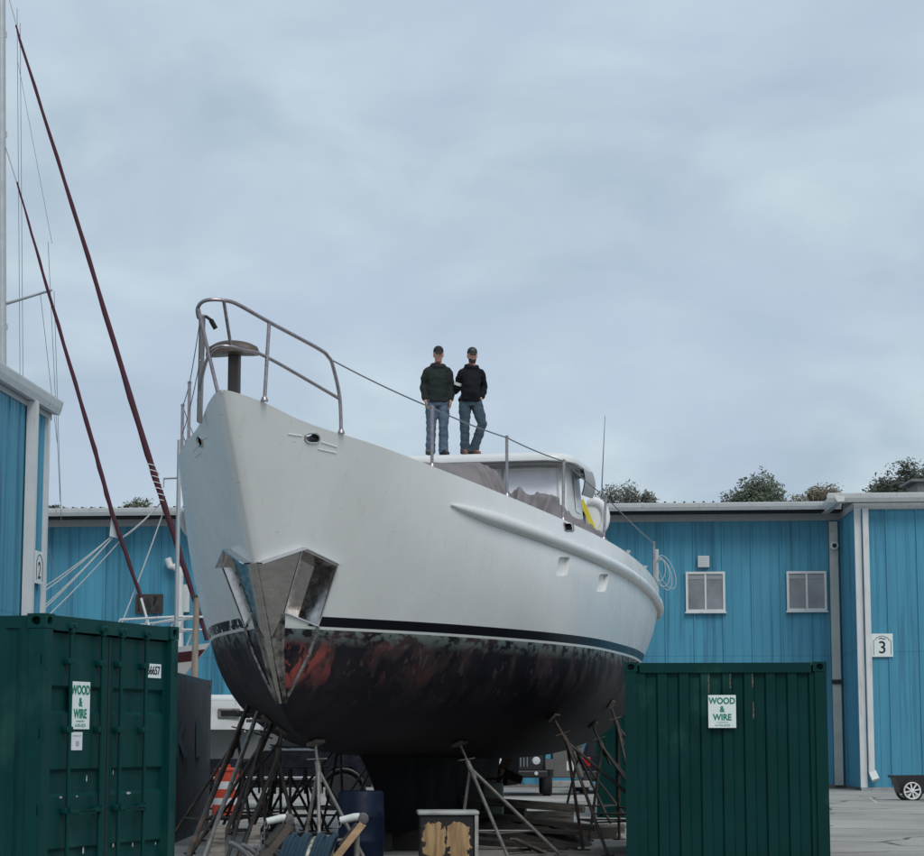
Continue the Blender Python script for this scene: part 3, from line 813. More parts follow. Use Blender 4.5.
sm.rings(R); sm.build('bow_seat', mat('varnished_seat', (.085, .062, .05), .5, var=.3, scale=6, stretch=(8, 1, 1)), yacht, smooth=50)
po = MB(); po.box(BL(.42, .0, 5.42), (.12, .12, .86), bev=.012); po.build('mooring_post', mat('dark_post', (.03, .022, .022), .5), yacht)
st = MB(); st.tube([BL(.75, -.51, zs(.75) - .1), BL(.2, -.30, 6.28)], 0.026, 10); fs_ = st.build('flag_staff', mat('staff_grey', (.42, .40, .40), .4, .4), yacht, smooth=50)
cl = MB(); cl.tube([BL(.2, -.27, 6.26), BL(.17, -.2, 6.21)], .018, 8); cl.tube([BL(.17, -.2, 6.21), BL(.22, -.16, 6.12)], .028, 8); cl.build('line_clip', M_black, fs_, smooth=50)
# ---- stanchions, lifelines
tops_p = []
def stanchion(s, side, h, lean=0., ls=0.):
    d, b, z = s, cub(s, KS, KB) * rnd(s, SL), zs(s)
    f = BL(s, side * (b - .045), z); t = f + V((ls, -side * lean, h))
    m = MB(); m.tube([f - V((0, 0, .05)), t], .021, 10); m.lathe([(.045, 0), (.045, .012), (.027, .05), (.02, .05)], f, 12); m.lathe([(.0, .0), (.026, 0), (.026, .02), (.0, .035)], t, 10)
    m.build('stanchion', M_tube, yacht, smooth=50); return t
def s_at(px):
    """where along the sheer the picture column px lies (port side)"""
    lo, hi = .3, 18.2
    for _ in range(40):
        mi = (lo + hi) / 2
        w = YM @ BL(mi, cub(mi, KS, KB) - .045, zs(mi)); 
        x = 462 + FPX * w.x / (w.y * cos(PITCH) + (w.z - CAM_H) * sin(PITCH))
        if x < px: lo = mi
        else: hi = mi
    return lo
PT = [stanchion(s_at(432), 1, .74), stanchion(s_at(507), 1, .79), stanchion(s_at(563), 1, .86, 0, .1), stanchion(s_at(603.5), 1, .72, -.05, .6), stanchion(s_at(653.5), 1, .68, 0, .1)]
ST = [stanchion(s, -1, .72) for s in (1.75, 2.7, 5.4, 8.6, 11.8, 15.0)]
ll = MB()
def sag(a, b, d=.02, n=10): return [a.lerp(b, i / n) - V((0, 0, d * 4 * (i / n) * (1 - i / n))) for i in range(n + 1)]
ch = [BL(1.36, .84, 5.93)] + PT
for a, b in zip(ch[:-1], ch[1:]): ll.tube(sag(a, b), .009, 6)
ll.build('lifeline', M_wire, yacht); ll = MB()
ch = [BL(.2, -.34, 6.2)] + ST
for a, b in zip(ch[:-1], ch[1:]): ll.tube(sag(a, b), .006, 5)
ll.build('lifeline', M_wire, yacht); ll = MB()
ch = [BL(.4, -.4, 5.8)] + [p - V((0, 0, .34)) for p in ST]
for a, b in zip(ch[:-1], ch[1:]): ll.tube(sag(a, b), .006, 5)
ll.build('lifeline', M_wire, yacht)
# stern pushpit tubes
pp = MB()
for s, v in ((17.6, 2.2), (18.4, 1.5), (18.4, -1.5), (17.6, -2.2)): pp.tube([BL(s, v, 4.0), BL(s, v, 4.65)], .02, 8)
pp.tube([BL(17.6, 2.2, 4.65), BL(18.4, 1.5, 4.65), BL(18.6, 0, 4.65), BL(18.4, -1.5, 4.65), BL(17.6, -2.2, 4.65)], .02, 8)
pp.build('stern_rail', M_tube, yacht, smooth=50)

# ---- wheelhouse
CF, CBK = 12.75, 14.25          # front and back along the boat
ZD, ZR = 3.95, 6.10
def cab_ring(z, f, w, bk): return [BL(f, -w, z), BL(f, w, z), BL(bk, w, z), BL(bk, -w, z)]
M_cab = mat('cabin_white', (.68, .69, .68), .35, var=.04, scale=2)
lo, hi = (ZD, 12.3, 1.78, CBK), (ZR, 12.78, 1.60, CBK - .1)
def cabp(t, u, w):
    """front face: t height 0..1, u -1..1 across"""
    f = lo[1] + (hi[1] - lo[1]) * t; b = lo[2] + (hi[2] - lo[2]) * t; z = lo[0] + (hi[0] - lo[0]) * t
    return BL(f + w + .10 * u * u, b * u, z)
cb = MB(); R = []
for t in (0, .3, .6, 1):
    r = [cabp(t, -1 + i / 6, 0) for i in range(13)]
    b = lo[2] + (hi[2] - lo[2]) * t; z = lo[0] + (hi[0] - lo[0]) * t
    r += [BL(13.8, b, z), BL(CBK, b, z), BL(CBK, -b, z), BL(13.8, -b, z)]
    R.append(r)
cb.rings(R); cab = cb.build('wheelhouse', M_cab, yacht, smooth=30)
M_scr = mat('windscreen_glass', (.80, .79, .84), .3, var=.12, scale=1.2, spec=.7)
for u0, u1 in ((-.93, -.38), (-.33, .33), (.38, .93)):
    w = MB(); P = [[cabp(t, u0 + (u1 - u0) * i / 6, -.012) for i in range(7)] for t in (.66, .82, .95)]
    w.grid(P); w.build('window', M_scr, cab)
    fr = MB(); loop = [cabp(.66, u0 + (u1 - u0) * i / 6, -.02) for i in range(7)] + [cabp(.95, u1 + (u0 - u1) * i / 6, -.02) for i in range(7)]
    fr.tube(loop, .035, 6, closed=True); fr.build('window_frame', M_hwhite, cab, smooth=50)
for sg in (1, -1):
    w = MB(); y = 1.70; 
    w.add([BL(13.5, sg * (1.674), 5.35), BL(14.05, sg * 1.674, 5.35), BL(14.05, sg * 1.63, 5.95), BL(13.5, sg * 1.63, 5.95)], [(0, 1, 2, 3)])
    w.build('window', M_scr, cab)
# roof with rounded, down-turned edges
rf = MB(); R = []
def roof_ring(z, f, bk, w, r):
    out = []
    for qx, qy, a0 in ((1, -1, -90), (1, 1, 0), (-1, 1, 90), (-1, -1, 180)):
        for i in range(7):
            a = radians(a0 + 15 * i)
            out.append(V(((f + bk) / 2 + qx * ((bk - f) / 2 - r) + r * cos(a), qy * (w - r) + r * sin(a), z)))
    return out
f0, b0 = 12.35, 14.55
for z, i in ((6.10, .10), (6.10, .0), (6.115, -.02), (6.17, -.02), (6.225, .01), (6.25, .05), (6.262, .2), (6.275, 1.0)):
    R.append(roof_ring(z - (.0), f0 + i, b0 - i, 1.80 - i, max(.45 - i * .3, .1)))
# camber: lower toward the sides
for r in R:
    for p in r: p.z -= .05 * (p.y / 1.8) ** 2
rf.rings(R); rf.build('wheelhouse_roof', M_hwhite, yacht, smooth=40)
gs = MB(); R = []
for z, i in ((6.05, .045), (6.05, .03), (6.098, .03), (6.098, .045)): R.append(roof_ring(z, f0 + i, b0 - i, 1.80 - i, .42))
for r in R:
    for p in r: p.z -= .05 * (p.y / 1.8) ** 2
gs.rings(R, cap=False); gs.rings([R[-1], R[0]], cap=False); gs.build('roof_trim', mat('grey_seal', (.17, .17, .17), .6), yacht)
# rolled side screen at the port aft corner of the roof
for sg in (1, -1):
    cv = MB(); P = []
    for i in range(9):
        a = i / 8
        P.append([BL(s, sg * (1.80 + .05 * sin(a * pi)), 6.12 - .50 * a + .1 * (s - 13.5) / 2 * a) for s in (13.4, 13.8, 14.1, 14.5)])
    cv.grid(P); cv.grid([[p + V((0, .02 * sg, 0)) for p in r] for r in P]); cv.build('side_screen', mat('screen_grey', (.34, .34, .34), .6, var=.1, scale=6), yacht, smooth=60)
# whip aerial, hatch on deck
an = MB(); q = YI @ pt(602, 484, 38.6); q2 = YI @ pt(605, 416, 38.6); an.tube([V((q.x, q.y, 4.2)), q, q2], [.012, .012, .005], 6); an.build('whip_aerial', M_wire, yacht)
# bow marks: fairlead rub lines and small fittings
for px, py in ((568.5, 527),):
    m = MB(); m.tube(strip(rrect(px, py, 9, 8, .2, .2) + [rrect(px, py, 9, 8, .2, .2)[0]], .004, 1), .012, 6); m.build('scupper_rim', M_rodl, yacht)
for mir in (False, True):
    m = MB(); rr_ = rrect(312, 438, 14, 9.5, .1, .45); m.tube(strip(rr_ + [rr_[0]], .004, 1, mir), .014, 6); m.build('hawse_rim', M_steel, yacht, smooth=50)
    for q in ([(288, 434), (302, 436)], [(321, 442), (337, 447)], [(318, 449), (336, 453)]):
        m = MB(); m.tube(strip(q, .0, 6, mir), .010, 6); m.build('fairlead_strip', M_hwhite, yacht, smooth=50)
# small deck fittings at the stern
for px in (628, 645):
    s = s_at(px); m = MB(); m.lathe([(.03, 0), (.03, .03), (.05, .05), (.05, .08), (.0, .09)], BL(s, cub(s, KS, KB) - .05, zs(s)), 12); m.build('deck_filler', M_steel, yacht, smooth=40)

# ---- tarpaulin over the gear in front of the wheelhouse (lies on the boat)
def tarp():
    m = MB(); nu, nv = 260, 150
    def sm(x, a, b_): t = min(1, max(0, (x - a) / (b_ - a))); return t * t * (3 - 2 * t)
    def nz(x, y, z): return noise.noise(V((x, y, z)))
    def crease(p):
        """sharp ridge, wide soft valley, period 1"""
        f = p - math.floor(p); d = abs(f - .5) * 2
        return (1 - d) ** 2.6
    P = []; F = []
    S0, S1 = 8.5, 14.3
    for i in range(nu + 1):
        s = S0 + (S1 - S0) * i / nu; row = []; fr = []
        b = cub(s, KS, KB) - .13; zd = zs(s) - .30
        for j in range(nv + 1):
            u = -.25 + 1.25 * j / nv; v = u * b
            heap = 1.52 * sm(s, 9.3, 9.8) * (1 - sm(s, 10.9, 11.6)) * (1 - sm(abs(u + .02), .30, .62))
            trunk = (1.31 - .05 * (s - 12) + .07 * nz(s * 1.1, u * 2, 3)) * sm(s, 10.7, 11.7) * (1 - .8 * sm(s, 13.3, 14.3)) * max(0, 1 - max(0, u - .52) / .54) ** .8
            h = max(heap, trunk, .29 * sm(s, 8.5, 9.3) + .02)
            w_ = .45 * nz(s * .8, u * 1.3, 5) + .18 * nz(s * 2.1, u * 3.1, 8)
            hw = sm(heap, trunk - .15, trunk + .15)
            up = crease(s * 2.9 + u * 1.9 + 1.6 * w_) * (.55 + .8 * nz(s * 1.9, u * .7, 11)) + .5 * crease(s * 6.3 + u * 3.2 + 2.5 * w_)
            al = crease(u * 5.2 - s * .62 + 1.9 * w_) * (.75 + .9 * nz(s * .9, u * 4, 13)) + .55 * crease(u * 11 - s * 1.5 + 3.4 * w_) * (.6 + nz(s * 1.7, u * 6, 17)) + .35 * crease(s * 2.2 + u * 2.6 + 2 * w_)
            f = (up * hw + al * (1 - hw)) - .35
            edge = min(1, (1 - u) * 12, (s - S0) * 4, (S1 - s) * 4)
            row.append(BL(s, v, zd + h)); fr.append(.135 * f * max(0, edge) * (.5 + .6 * min(1, h)))
        P.append(row); F.append(fr)
    D = []
    for i in range(nu + 1):
        row = []
        for j in range(nv + 1):
            a = P[min(i + 1, nu)][j] - P[max(i - 1, 0)][j]; c = P[i][min(j + 1, nv)] - P[i][max(j - 1, 0)]
            n = c.cross(a).normalized()
            if n.z < 0: n = -n
            row.append(P[i][j] + n * F[i][j])
        D.append(row)
    m.grid(D); m.grid([[p - V((0, 0, .008)) for p in r] for r in D])
    o = m.build('tarpaulin', mat('tarp_cloth', (.185, .165, .168), .6, var=.15, scale=5, bump=.12, bscale=18), None, smooth=180)
    o.matrix_world = YM
    tag(o, 'wrinkled grey brown tarpaulin draped over the gear ahead of the wheelhouse', 'tarpaulin')
tarp()
# horseshoe buoy and yellow strap behind the wheelhouse
hb = thing('horseshoe_buoy', 'white padded horseshoe buoy with yellow strap behind the wheelhouse', 'lifebuoy', pt(600, 537, 38.3)); hb.scale = (.78, .8, .82)
m = MB(); P = [V((-.22 + .0 * a, 0, 0)) for a in (0,)]
arc = [V((-.14 + .27 * cos(a), -.02, .42 + .34 * sin(a))) for a in [radians(-75 + 15 * i) for i in range(14)]]
m.tube(arc, [.06, .085] + [.10] * 10 + [.085, .05], 12); m.ell([(-.12, .02, .1, .16, .05), (-.12, .02, .2, .2, .06), (-.12, .02, .62, .2, .06), (-.12, .02, .74, .12, .05)], 20)
m.build('buoy_pad', mat('buoy_white', (.74, .74, .74), .6, var=.05), hb, smooth=60)
m = MB(); m.bar((-.42, -.13, .78), (-.10, -.16, .05), .10, .012, up=(0, 1, 0)); m.build('strap', mat('yellow_strap', (.72, .60, .03), .6), hb)
# coil of hose on the stern rail
hc = thing('hose_coil', 'clear hose coil hung on the stern quarter of the yacht', 'hose', pt(659, 568, 41.2))
m = MB()
for k in range(4):
    r = .20 + .028 * k + .03 * (k % 2); m.tube([V((.05 * k + r * .55 * cos(a + .2 * k), .05 * k - .1, .05 - .04 * (k % 3) + r * (1.1 - .1 * (k % 2)) * sin(a) - r * .4)) for a in [2 * pi * i / 28 for i in range(28)]], .010, 6, closed=True)
m.tube([V((-.05, 0, -.75)), V((-.04, 0, .35))], .04, 8); m.build('hose', mat('hose_pale', (.42, .46, .47), .35), hc, smooth=60)

# ================================================================== CONTAINERS
def cgreen(name, col, **k): return mat(name, col, .52, spec=.12, var=.14, scale=1.6, stretch=(1, 1, .6), dirt=k.get('dirt', (.014, .065, .056)), dirt_amt=k.get('amt', .35), dirt_scale=k.get('ds', 2.2), bump=.08, bscale=5)
M_green = cgreen('container_green', (.0022, .041, .039))
M_green2 = cgreen('container_dark_green', (.0026, .033, .031), dirt=(.016, .075, .062), amt=.25, ds=1.3)
M_greyc = cgreen('container_grey', (.095, .105, .12), dirt=(.07, .078, .09))
M_chip = mat('bare_chips', (.42, .44, .41), .6, var=.3, scale=20)
M_rust = mat('rust_scrape', (.17, .10, .075), .8, var=.5, scale=9)
def casting(m, x, y, z, sx, sy, sz=.118, fy=-1, fx=-1):
    """corner casting with oval holes in the outward end and side faces; (x,y,z) outer lower corner"""
    def plate(o, u, v, n, w, h, ox=.0):
        ov = [o + u * (w / 2 + .045 * cos(a)) + v * (h / 2 + .038 * sin(a)) for a in [2 * pi * (i + .5) / 8 for i in range(8)]]
        sqr = [o + u * w * a + v * h * b for a, b in ((1, .5), (1, 1), (.5, 1), (0, 1), (0, .5), (0, 0), (.5, 0), (1, 0))]
        inn = [p - n * .07 for p in ov]
        vs = sqr + ov + inn; fs = []
        for i in range(8):
            j = (i + 1) % 8
            fs += [(i, j, 8 + j, 8 + i), (8 + i, 8 + j, 16 + j, 16 + i)]
        fs.append(tuple(range(16, 24)))
        m.add(vs, fs)
    X, Yv, Z = V((1, 0, 0)), V((0, 1, 0)), V((0, 0, 1))
    p = V((x, y, z)); a = sx; b = sy
    plate(p if a > 0 else p + V((a, 0, 0)), X, Z, V((0, -1 if b > 0 else 1, 0)), abs(a), sz)
    plate(p if b > 0 else p + V((0, b, 0)), Yv, Z, V((-1 if a > 0 else 1, 0, 0)), abs(b), sz)
    q = [p, p + V((a, 0, 0)), p + V((a, b, 0)), p + V((0, b, 0))]
    m.add(q + [v + Z * sz for v in q], [(0, 1, 2, 3), (4, 5, 6, 7), (1, 2, 6, 5), (2, 3, 7, 6)])
def corr(length, pitch, d, f0=.07, sl=.068):
    out = []; u = 0.; fl = pitch / 2 - sl
    while u < length - .02:
        for x, h in ((0, 0), (fl, 0), (fl + sl, -d), (2 * fl + sl, -d)):
            if u + x < length: out.append((u + x, h))
        u += pitch
    return out + [(length, 0)]
def dent(u, z, k):
    e = min(1, (z - .14) / .5, (2.4 - z) / .5)
    return max(0, e) * (.022 * max(0, noise.noise(V((u * 1.3, z * 1.6, k * 7))) - .05) + .012 * max(0, noise.noise(V((u * 3.1, z * 3.3, k * 3 + 4))) - .1))
def container(name, label, loc, rz, paint, H=2.59, W=2.438, L=6.06, doors=False, epitch=.262, group='shipping containers'):
    t = thing(name, label, 'container', loc, rz, group)
    f = MB(); pw = .14
    for x in (pw / 2, W - pw / 2):
        for y in (pw / 2, L - pw / 2): f.box((x, y, H / 2), (pw, pw, H - .236))
        f.box((x, L / 2, H - .06), (.08, L - .36, .10)); f.box((x, L / 2, .08), (.08, L - .36, .15))
    for y in (.045, L - .045):
        f.box((W / 2, y, H - .065), (W - .36, .07, .12)); f.box((W / 2, y, .075), (W - .36, .07, .14))
    f.build('frame', paint, t)
    for x, a in ((0, .165), (W, -.165)):
        for y, b in ((0, .165), (L, -.165)):
            for z in (0, H - .118):
                c = MB(); e = .004
                casting(c, x + (-e if a > 0 else e), y + (-e if b > 0 else e), z + (e if z else -0), a, b); c.build('corner_casting', paint, t)
    for x, sg in ((0, 1), (W, -1)):
        s = MB(); P = corr(L - .28, .278, .036)
        s.grid([[V((x + sg * (.012 - h + dent(u, z, x)), .14 + u, z)) for u, h in P] for z in [.15 + (H - .26) * i / 16 for i in range(17)]]); s.build('side_wall', paint, t, recalc=False)
    r = MB(); P = corr(L - .2, .36, .02)
    r.grid([[V((x, .1 + u, H - .03 + h)) for u, h in P] for x in (.05, W - .05)]); r.build('roof', paint, t, recalc=False)
    def endwall(y, sg):
        s = MB(); P = corr(W - .28, epitch, .034, sl=.022)
        s.grid([[V((.14 + u, y + sg * (.03 - h + dent(u, z, y + W)), z)) for u, h in P] for z in [.14 + (H - .265) * i / 26 for i in range(27)]]); return s.build('end_wall', paint, t, recalc=False)
    endwall(L, -1)
    if not doors: endwall(0, 1)
    else:
        y0 = .055
        for k, (x0, x1) in enumerate(((.10, W / 2 - .012), (W / 2 + .012, W - .10))):
            prof = [(y0, .16)]
            for zc in (.60, 1.24, 1.92):
                prof += [(y0, zc - .13), (y0 + .035, zc - .10), (y0 + .035, zc + .07), (y0, zc + .10)]
            prof.append((y0, H - .14))
            dm = MB()
            ux = [x0, x0 + .07, x0 + .071, x1 - .071, x1 - .07, x1]
            # pressed panel with flat stiles left and right
            def pr(x, y): return y0 if (x < x0 + .0705 or x > x1 - .0705) else y
            dm.grid([[V((x, pr(x, y), z)) for x in ux] for y, z in prof])
            dm.add([V((x0, y0, .16)), V((x0, y0 + .06, .16)), V((x0, y0 + .06, H - .14)), V((x0, y0, H - .14)), V((x1, y0, .16)), V((x1, y0 + .06, .16)), V((x1, y0 + .06, H - .14)), V((x1, y0, H - .14))],
                   [(0, 1, 2, 3), (4, 5, 6, 7)])
            door = dm.build('door', paint, t, recalc=False)
            rods = (x0 + .36, x1 - .20) if k == 0 else (x0 + .12, x1 - .52)
            for xr in rods:
                q = MB(); q.tube([V((xr, y0 - .05, .12)), V((xr, y0 - .05, H - .09))], .017, 10)
                for z in (.30, 1.0, 1.66, 2.22): q.box((xr, y0 - .03, z), (.10, .06, .05), bev=.006)
                for z in (.13, H - .10): q.box((xr, y0 - .05, z), (.055, .05, .09), bev=.01)
                q.box((xr, y0 - .03, H - .08), (.11, .09, .05), bev=.008)
                rod = q.build('lock_rod', paint, door, smooth=50)
                hd = MB(); sg = 1 if k == 0 else -1
                hd.bar((xr, y0 - .075, 1.03), (xr + .0, y0 - .075, .98), .03, .02); hd.bar((xr, y0 - .08, 1.0), (xr + .42 * (1 if xr < (x0 + x1) / 2 else -1), y0 - .08, .98), .03, .012, up=(0, 1, 0)); hd.build('handle', paint, rod)
            for z in (.42, 1.02, 1.63, 2.22):
                h = MB(); xh = x0 - .04 if k == 0 else x1 + .04
                h.box((xh, y0 - .03, z), (.12, .03, .10), bev=.006); h.tube([V((xh + (-.03 if k == 0 else .03), y0 - .05, z - .07)), V((xh + (-.03 if k == 0 else .03), y0 - .05, z + .07))], .016, 8); h.build('hinge', paint, door, smooth=50)
            for z0, z1, xa, xb in ((.16, H - .14, x0 - .012, x0 - .001), (.16, H - .14, x1 + .001, x1 + .012)):
                g = MB(); g.box(((xa + xb) / 2, y0 + .01, (z0 + z1) / 2), (xb - xa, .03, z1 - z0)); g.build('gasket', M_black, door)
    return t
def wood_sign(loc, rz, label, fx=1.):
    s = thing('company_sign', label, 'sign', loc, rz, 'wood and wire signs')
    b = MB(); b.box((0, 0, 0), (.335, .008, .395), bev=.003); b.build('board', M_sign, s)
    text('WOOD', .105, M_letter, s, 'lettering', (0, -.0055, .125), bold=.0035, sx=.88)
    text('&', .10, M_letter, s, 'lettering', (0, -.0055, .025), bold=.0035, sx=.9)
    text('WIRE', .105, M_letter, s, 'lettering', (0, -.0055, -.072), bold=.0035, sx=.88)
    text('woodandwire', .026, M_fine, s, 'lettering', (0, -.0055, -.128))
    text('16-756-8228', .036, M_fine, s, 'lettering', (0, -.0055, -.165), bold=.001)
    return s
# left container with its doors to the yard
c0 = pt(45, 616, 17.85); c1 = pt(174, 629, 20.07)
CL, RZL = V((c0.x, c0.y, 0)), atan2(c1.y - c0.y, c1.x - c0.x)
cl_ = container('shipping_container', 'green shipping container with closed doors and lock rods at the left edge', CL, RZL, M_green, doors=True)
RL = Matrix.Rotation(RZL, 3, 'Z')
def onL(x, y, z): return CL + RL @ V((x, y, z))
wood_sign(onL(.70, .045, 1.86), RZL, 'white wood and wire sign behind the lock rod on the container door')
n = thing('notice', 'small white paper notice under the sign on the container door', 'notice', onL(.665, .049, 1.565), RZL)
b = MB(); b.box((0, 0, 0), (.19, .004, .15)); b.build('paper', mat('notice_paper', (.66, .68, .70), .7, var=.04), n)
b = MB(); b.box((0, -.0035, .045), (.14, .002, .006)); b.build('print', M_fine, n)
b = MB(); b.box((0.01, -.0035, -.02), (.05, .002, .04)); b.build('print', mat('print_grey', (.35, .36, .38)), n)
n = thing('number_plate', 'white 66657 number sticker high on the green container door', 'sticker', onL(2.045, .049, 2.185), RZL)
b = MB(); b.box((0, 0, 0), (.30, .004, .125)); b.build('plate', M_sign, n)
text('66657', .105, M_ink, n, 'digits', (0, -.0035, 0), bold=.002, sx=.95)
ch = MB(); random.seed(3)
def chips(parent, spots, face='y'):
    for x, z, w_, h_ in spots:
        m = MB(); k = 9
        P = [V((w_ / 2 * cos(2 * pi * i / k) * random.uniform(.6, 1.15), 0, h_ / 2 * sin(2 * pi * i / k) * random.uniform(.6, 1.15))) for i in range(k)]
        m.add(P, [tuple(range(k))]); m.add([p + V((0, .002, 0)) for p in P], [tuple(range(k))])
        m.build('paint_chip', M_chip, parent, loc=(x, .0515, z))
chips(cl_, [(.86, 1.255, .02, .07), (.43, 1.11, .05, .02), (1.62, 1.118, .09, .022), (1.90, 1.30, .018, .06), (1.36, .68, .03, .05), (.83, .66, .03, .06), (1.72, .67, .02, .05), (2.16, .66, .02, .03), (1.33, 1.30, .012, .05), (.70, 1.11, .03, .018)])
# right container, plain end wall
c0 = pt(624.5, 664.5, 27.0); RZR = radians(-4.6); CR = V((c0.x, c0.y, 0))
cr_ = container('shipping_container', 'dark green container with plain corrugated end and white sign, beside the stern', CR, RZR, M_green2, H=2.50)
RR = Matrix.Rotation(RZR, 3, 'Z')
wood_sign(CR + RR @ V((1.175, -.009, 1.905)), RZR, 'white wood and wire sign on the corrugated container end by the stern')
random.seed(5)
for x, z0, z1 in ((1.02, 2.12, 2.36), (1.28, 2.18, 2.36), (1.55, 2.2, 2.36), (1.555, 1.82, 2.02)):
    m = MB(); k = 12; P = []
    for i in range(k + 1): P.append(V((x - random.uniform(.001, .010), -.003, z0 + (z1 - z0) * i / k)))
    for i in range(k, -1, -1): P.append(V((x + random.uniform(.001, .010), -.003, z0 + (z1 - z0) * i / k)))
    m.add(P, [tuple(range(len(P)))]); m.add([p + V((0, .002, 0)) for p in P], [tuple(range(len(P)))]); m.build('rust_scrape', M_rust, cr_, loc=(0, .031, 0))
c0 = pt(596, 700, 44.6)
container('shipping_container', 'dark green container standing behind the yacht stern, mostly hidden', (c0.x, c0.y, 0), radians(-6), M_green2)
# dark grey container behind the left one
c0 = pt(172, 671, 33.0); RZD = radians(.9)
CD = V((c0.x, c0.y, 0)) - Matrix.Rotation(RZD, 3, 'Z') @ V((2.438, 0, 0))
cd_ = container('shipping_container', 'dark grey corrugated container with black painted letters, behind the green doors', CD, RZD, M_greyc)
text('K', .80, M_ink, cd_, 'lettering', (2.438 - .002, 1.38, 1.55), rot=(pi / 2, 0, pi / 2), bold=.03, sx=3.3)
text('I', .80, M_ink, cd_, 'lettering', (2.438 - .002, 3.95, 1.55), rot=(pi / 2, 0, pi / 2), bold=.04, sx=4.)

# ================================================================== PEOPLE
M_skin = mat('skin', (.52, .28, .21), .55, var=.08, scale=20)
def person(loc, rz, H, label, pose, mats):
    t = thing('person', label, 'person', loc, rz)
    k = H / 1.78
    def S(p): return V(p) * k
    b = MB(); hx, hy = pose['head']; 
    # head
    hc = V((hx, hy, 0))
    b.ell([(hx, hy - .025, 1.525, .030, .040), (hx, hy - .018, 1.545, .048, .062), (hx, hy - .008, 1.58, .060, .078), (hx, hy, 1.62, .069, .088), (hx, hy + .004, 1.67, .074, .095), (hx, hy + .006, 1.72, .072, .093), (hx, hy + .008, 1.755, .055, .072), (hx, hy + .008, 1.778, .02, .03)], 24)
    b.tube([V((hx, hy - .085, 1.665)), V((hx, hy - .104, 1.625)), V((hx, hy - .100, 1.612))], [.010, .017, .012], 8)          # nose
    b.tube([V((hx - .028, hy - .083, 1.582)), V((hx, hy - .090, 1.580)), V((hx + .028, hy - .083, 1.582))], [.006, .010, .006], 8)   # lips
    b.tube([V((hx - .045, hy - .082, 1.682)), V((hx, hy - .094, 1.678)), V((hx + .045, hy - .082, 1.682))], [.008, .010, .008], 8)   # brow
    for s in (-1, 1):
        b.ell([(hx + s * .074, hy + .012, 1.61, .006, .010), (hx + s * .078, hy + .012, 1.64, .009, .018), (hx + s * .080, hy + .015, 1.665, .008, .020), (hx + s * .076, hy + .015, 1.685, .004, .010)], 10)
    b.tube([V((0, .01, 1.40)), V((hx * .6, hy + .012, 1.48)), V((hx, hy + .01, 1.58))], [.075, .058, .056], 14)
    wx = pose.get('hip', 0.)
    b.ell([(wx, 0, .86, .13, .09), (wx, 0, .95, .14, .095), (wx * .6, 0, 1.08, .125, .09), (0, 0, 1.25, .135, .095), (0, .005, 1.34, .135, .085), (0, .01, 1.40, .10, .07), (0, .01, 1.445, .06, .055)], 24)
    for s, (sh, el, wr) in pose['arms'].items():
        sh, el, wr = V(sh), V(el), V(wr)
        b.tube([sh, sh.lerp(el, .5), el, el.lerp(wr, .35), wr], [.040, .040, .036, .036, .027], 12)
        # hand: palm, four unequal bent fingers, thumb from the side of the palm
        d = (wr - el).normalized() if pose.get('hang', {}).get(s) is None else V(pose['hang'][s]).normalized()
        inn = V((-s, 0, 0)); fw = d.cross(inn).normalized(); 
        if fw.y > 0: fw = -fw
        inn = fw.cross(d).normalized()
        if inn.x * s > 0: inn = -inn
        pe = wr + d * .085
        b.rings([[wr + d * q + fw * (w_ * cos(a)) + inn * (th * sin(a)) for a in [2 * pi * i / 12 for i in range(12)]] for q, w_, th in ((-.01, .026, .022), (.025, .036, .020), (.06, .042, .017), (.09, .040, .014))])
        for i, (ln, o) in enumerate(((.068, .032), (.078, .011), (.072, -.011), (.056, -.031))):
            f0 = wr + d * .082 + fw * o
            f1 = f0 + d * ln * .45 + inn * ln * .10; f2 = f1 + d * ln * .33 + inn * ln * .22; f3 = f2 + d * ln * .16 + inn * ln * .26
            b.tube([f0 - d * .012, f0, f1, f2, f3], [.0095, .0095, .009, .008, .006], 8)
        t0 = wr + d * .03 + fw * .030
        b.tube([t0 - fw * .01, t0, t0 + d * .03 + fw * .024 + inn * .008, t0 + d * .060 + fw * .022 + inn * .020], [.012, .013, .011, .008], 8)
    for s, (hp, kn, an, toe) in pose['legs'].items():
        hp, kn, an, toe = V(hp), V(kn), V(an), V(toe)
        b.tube([hp, hp.lerp(kn, .5), kn, kn.lerp(an, .35), an, an - V((0, 0, .05))], [.088, .072, .055, .056, .037, .036], 14)
        b.tube([an + V((0, .03, -.05)), an + V((0, 0, -.05)), toe + V((0, 0, .03))], [.034, .04, .032], 10)
    bo = b.build('body', M_skin, t); bo.scale = (k,) * 3; fuse(bo, .0062, 2)
    # eyes
    for s in (-1, 1):
        e = MB(); e.lathe([(0, -.012), (.008, -.009), (.0115, 0), (.008, .009), (0, .012)], (0, 0, 0), 10)
        o = e.build('eye', M_ink, bo, loc=(hx + s * .032, hy - .080, 1.655))
    # jacket: torso, sleeves, collar fused in one cloth surface
    j = MB(); bel = pose.get('belly', 0.)
    hem = pose['hem']; tw = pose.get('tw', .90)
    j.ell([(wx, 0, hem, .178, .135), (wx, 0, hem + .04, .190, .150 + bel * .5), (wx * .8, -bel * .4, hem + .14, .195 * tw, .152 + bel), (wx * .4, -bel * .4, 1.16, .192 * tw, .150 + bel), (0, 0, 1.28, .195 * tw, .148 + bel * .4), (0, .005, 1.35, .185 * tw, .130), (0, .01, 1.405, .150 * tw, .105), (0, .01, 1.45, .100, .085), (0, .012, 1.48, .080, .078)], 28)
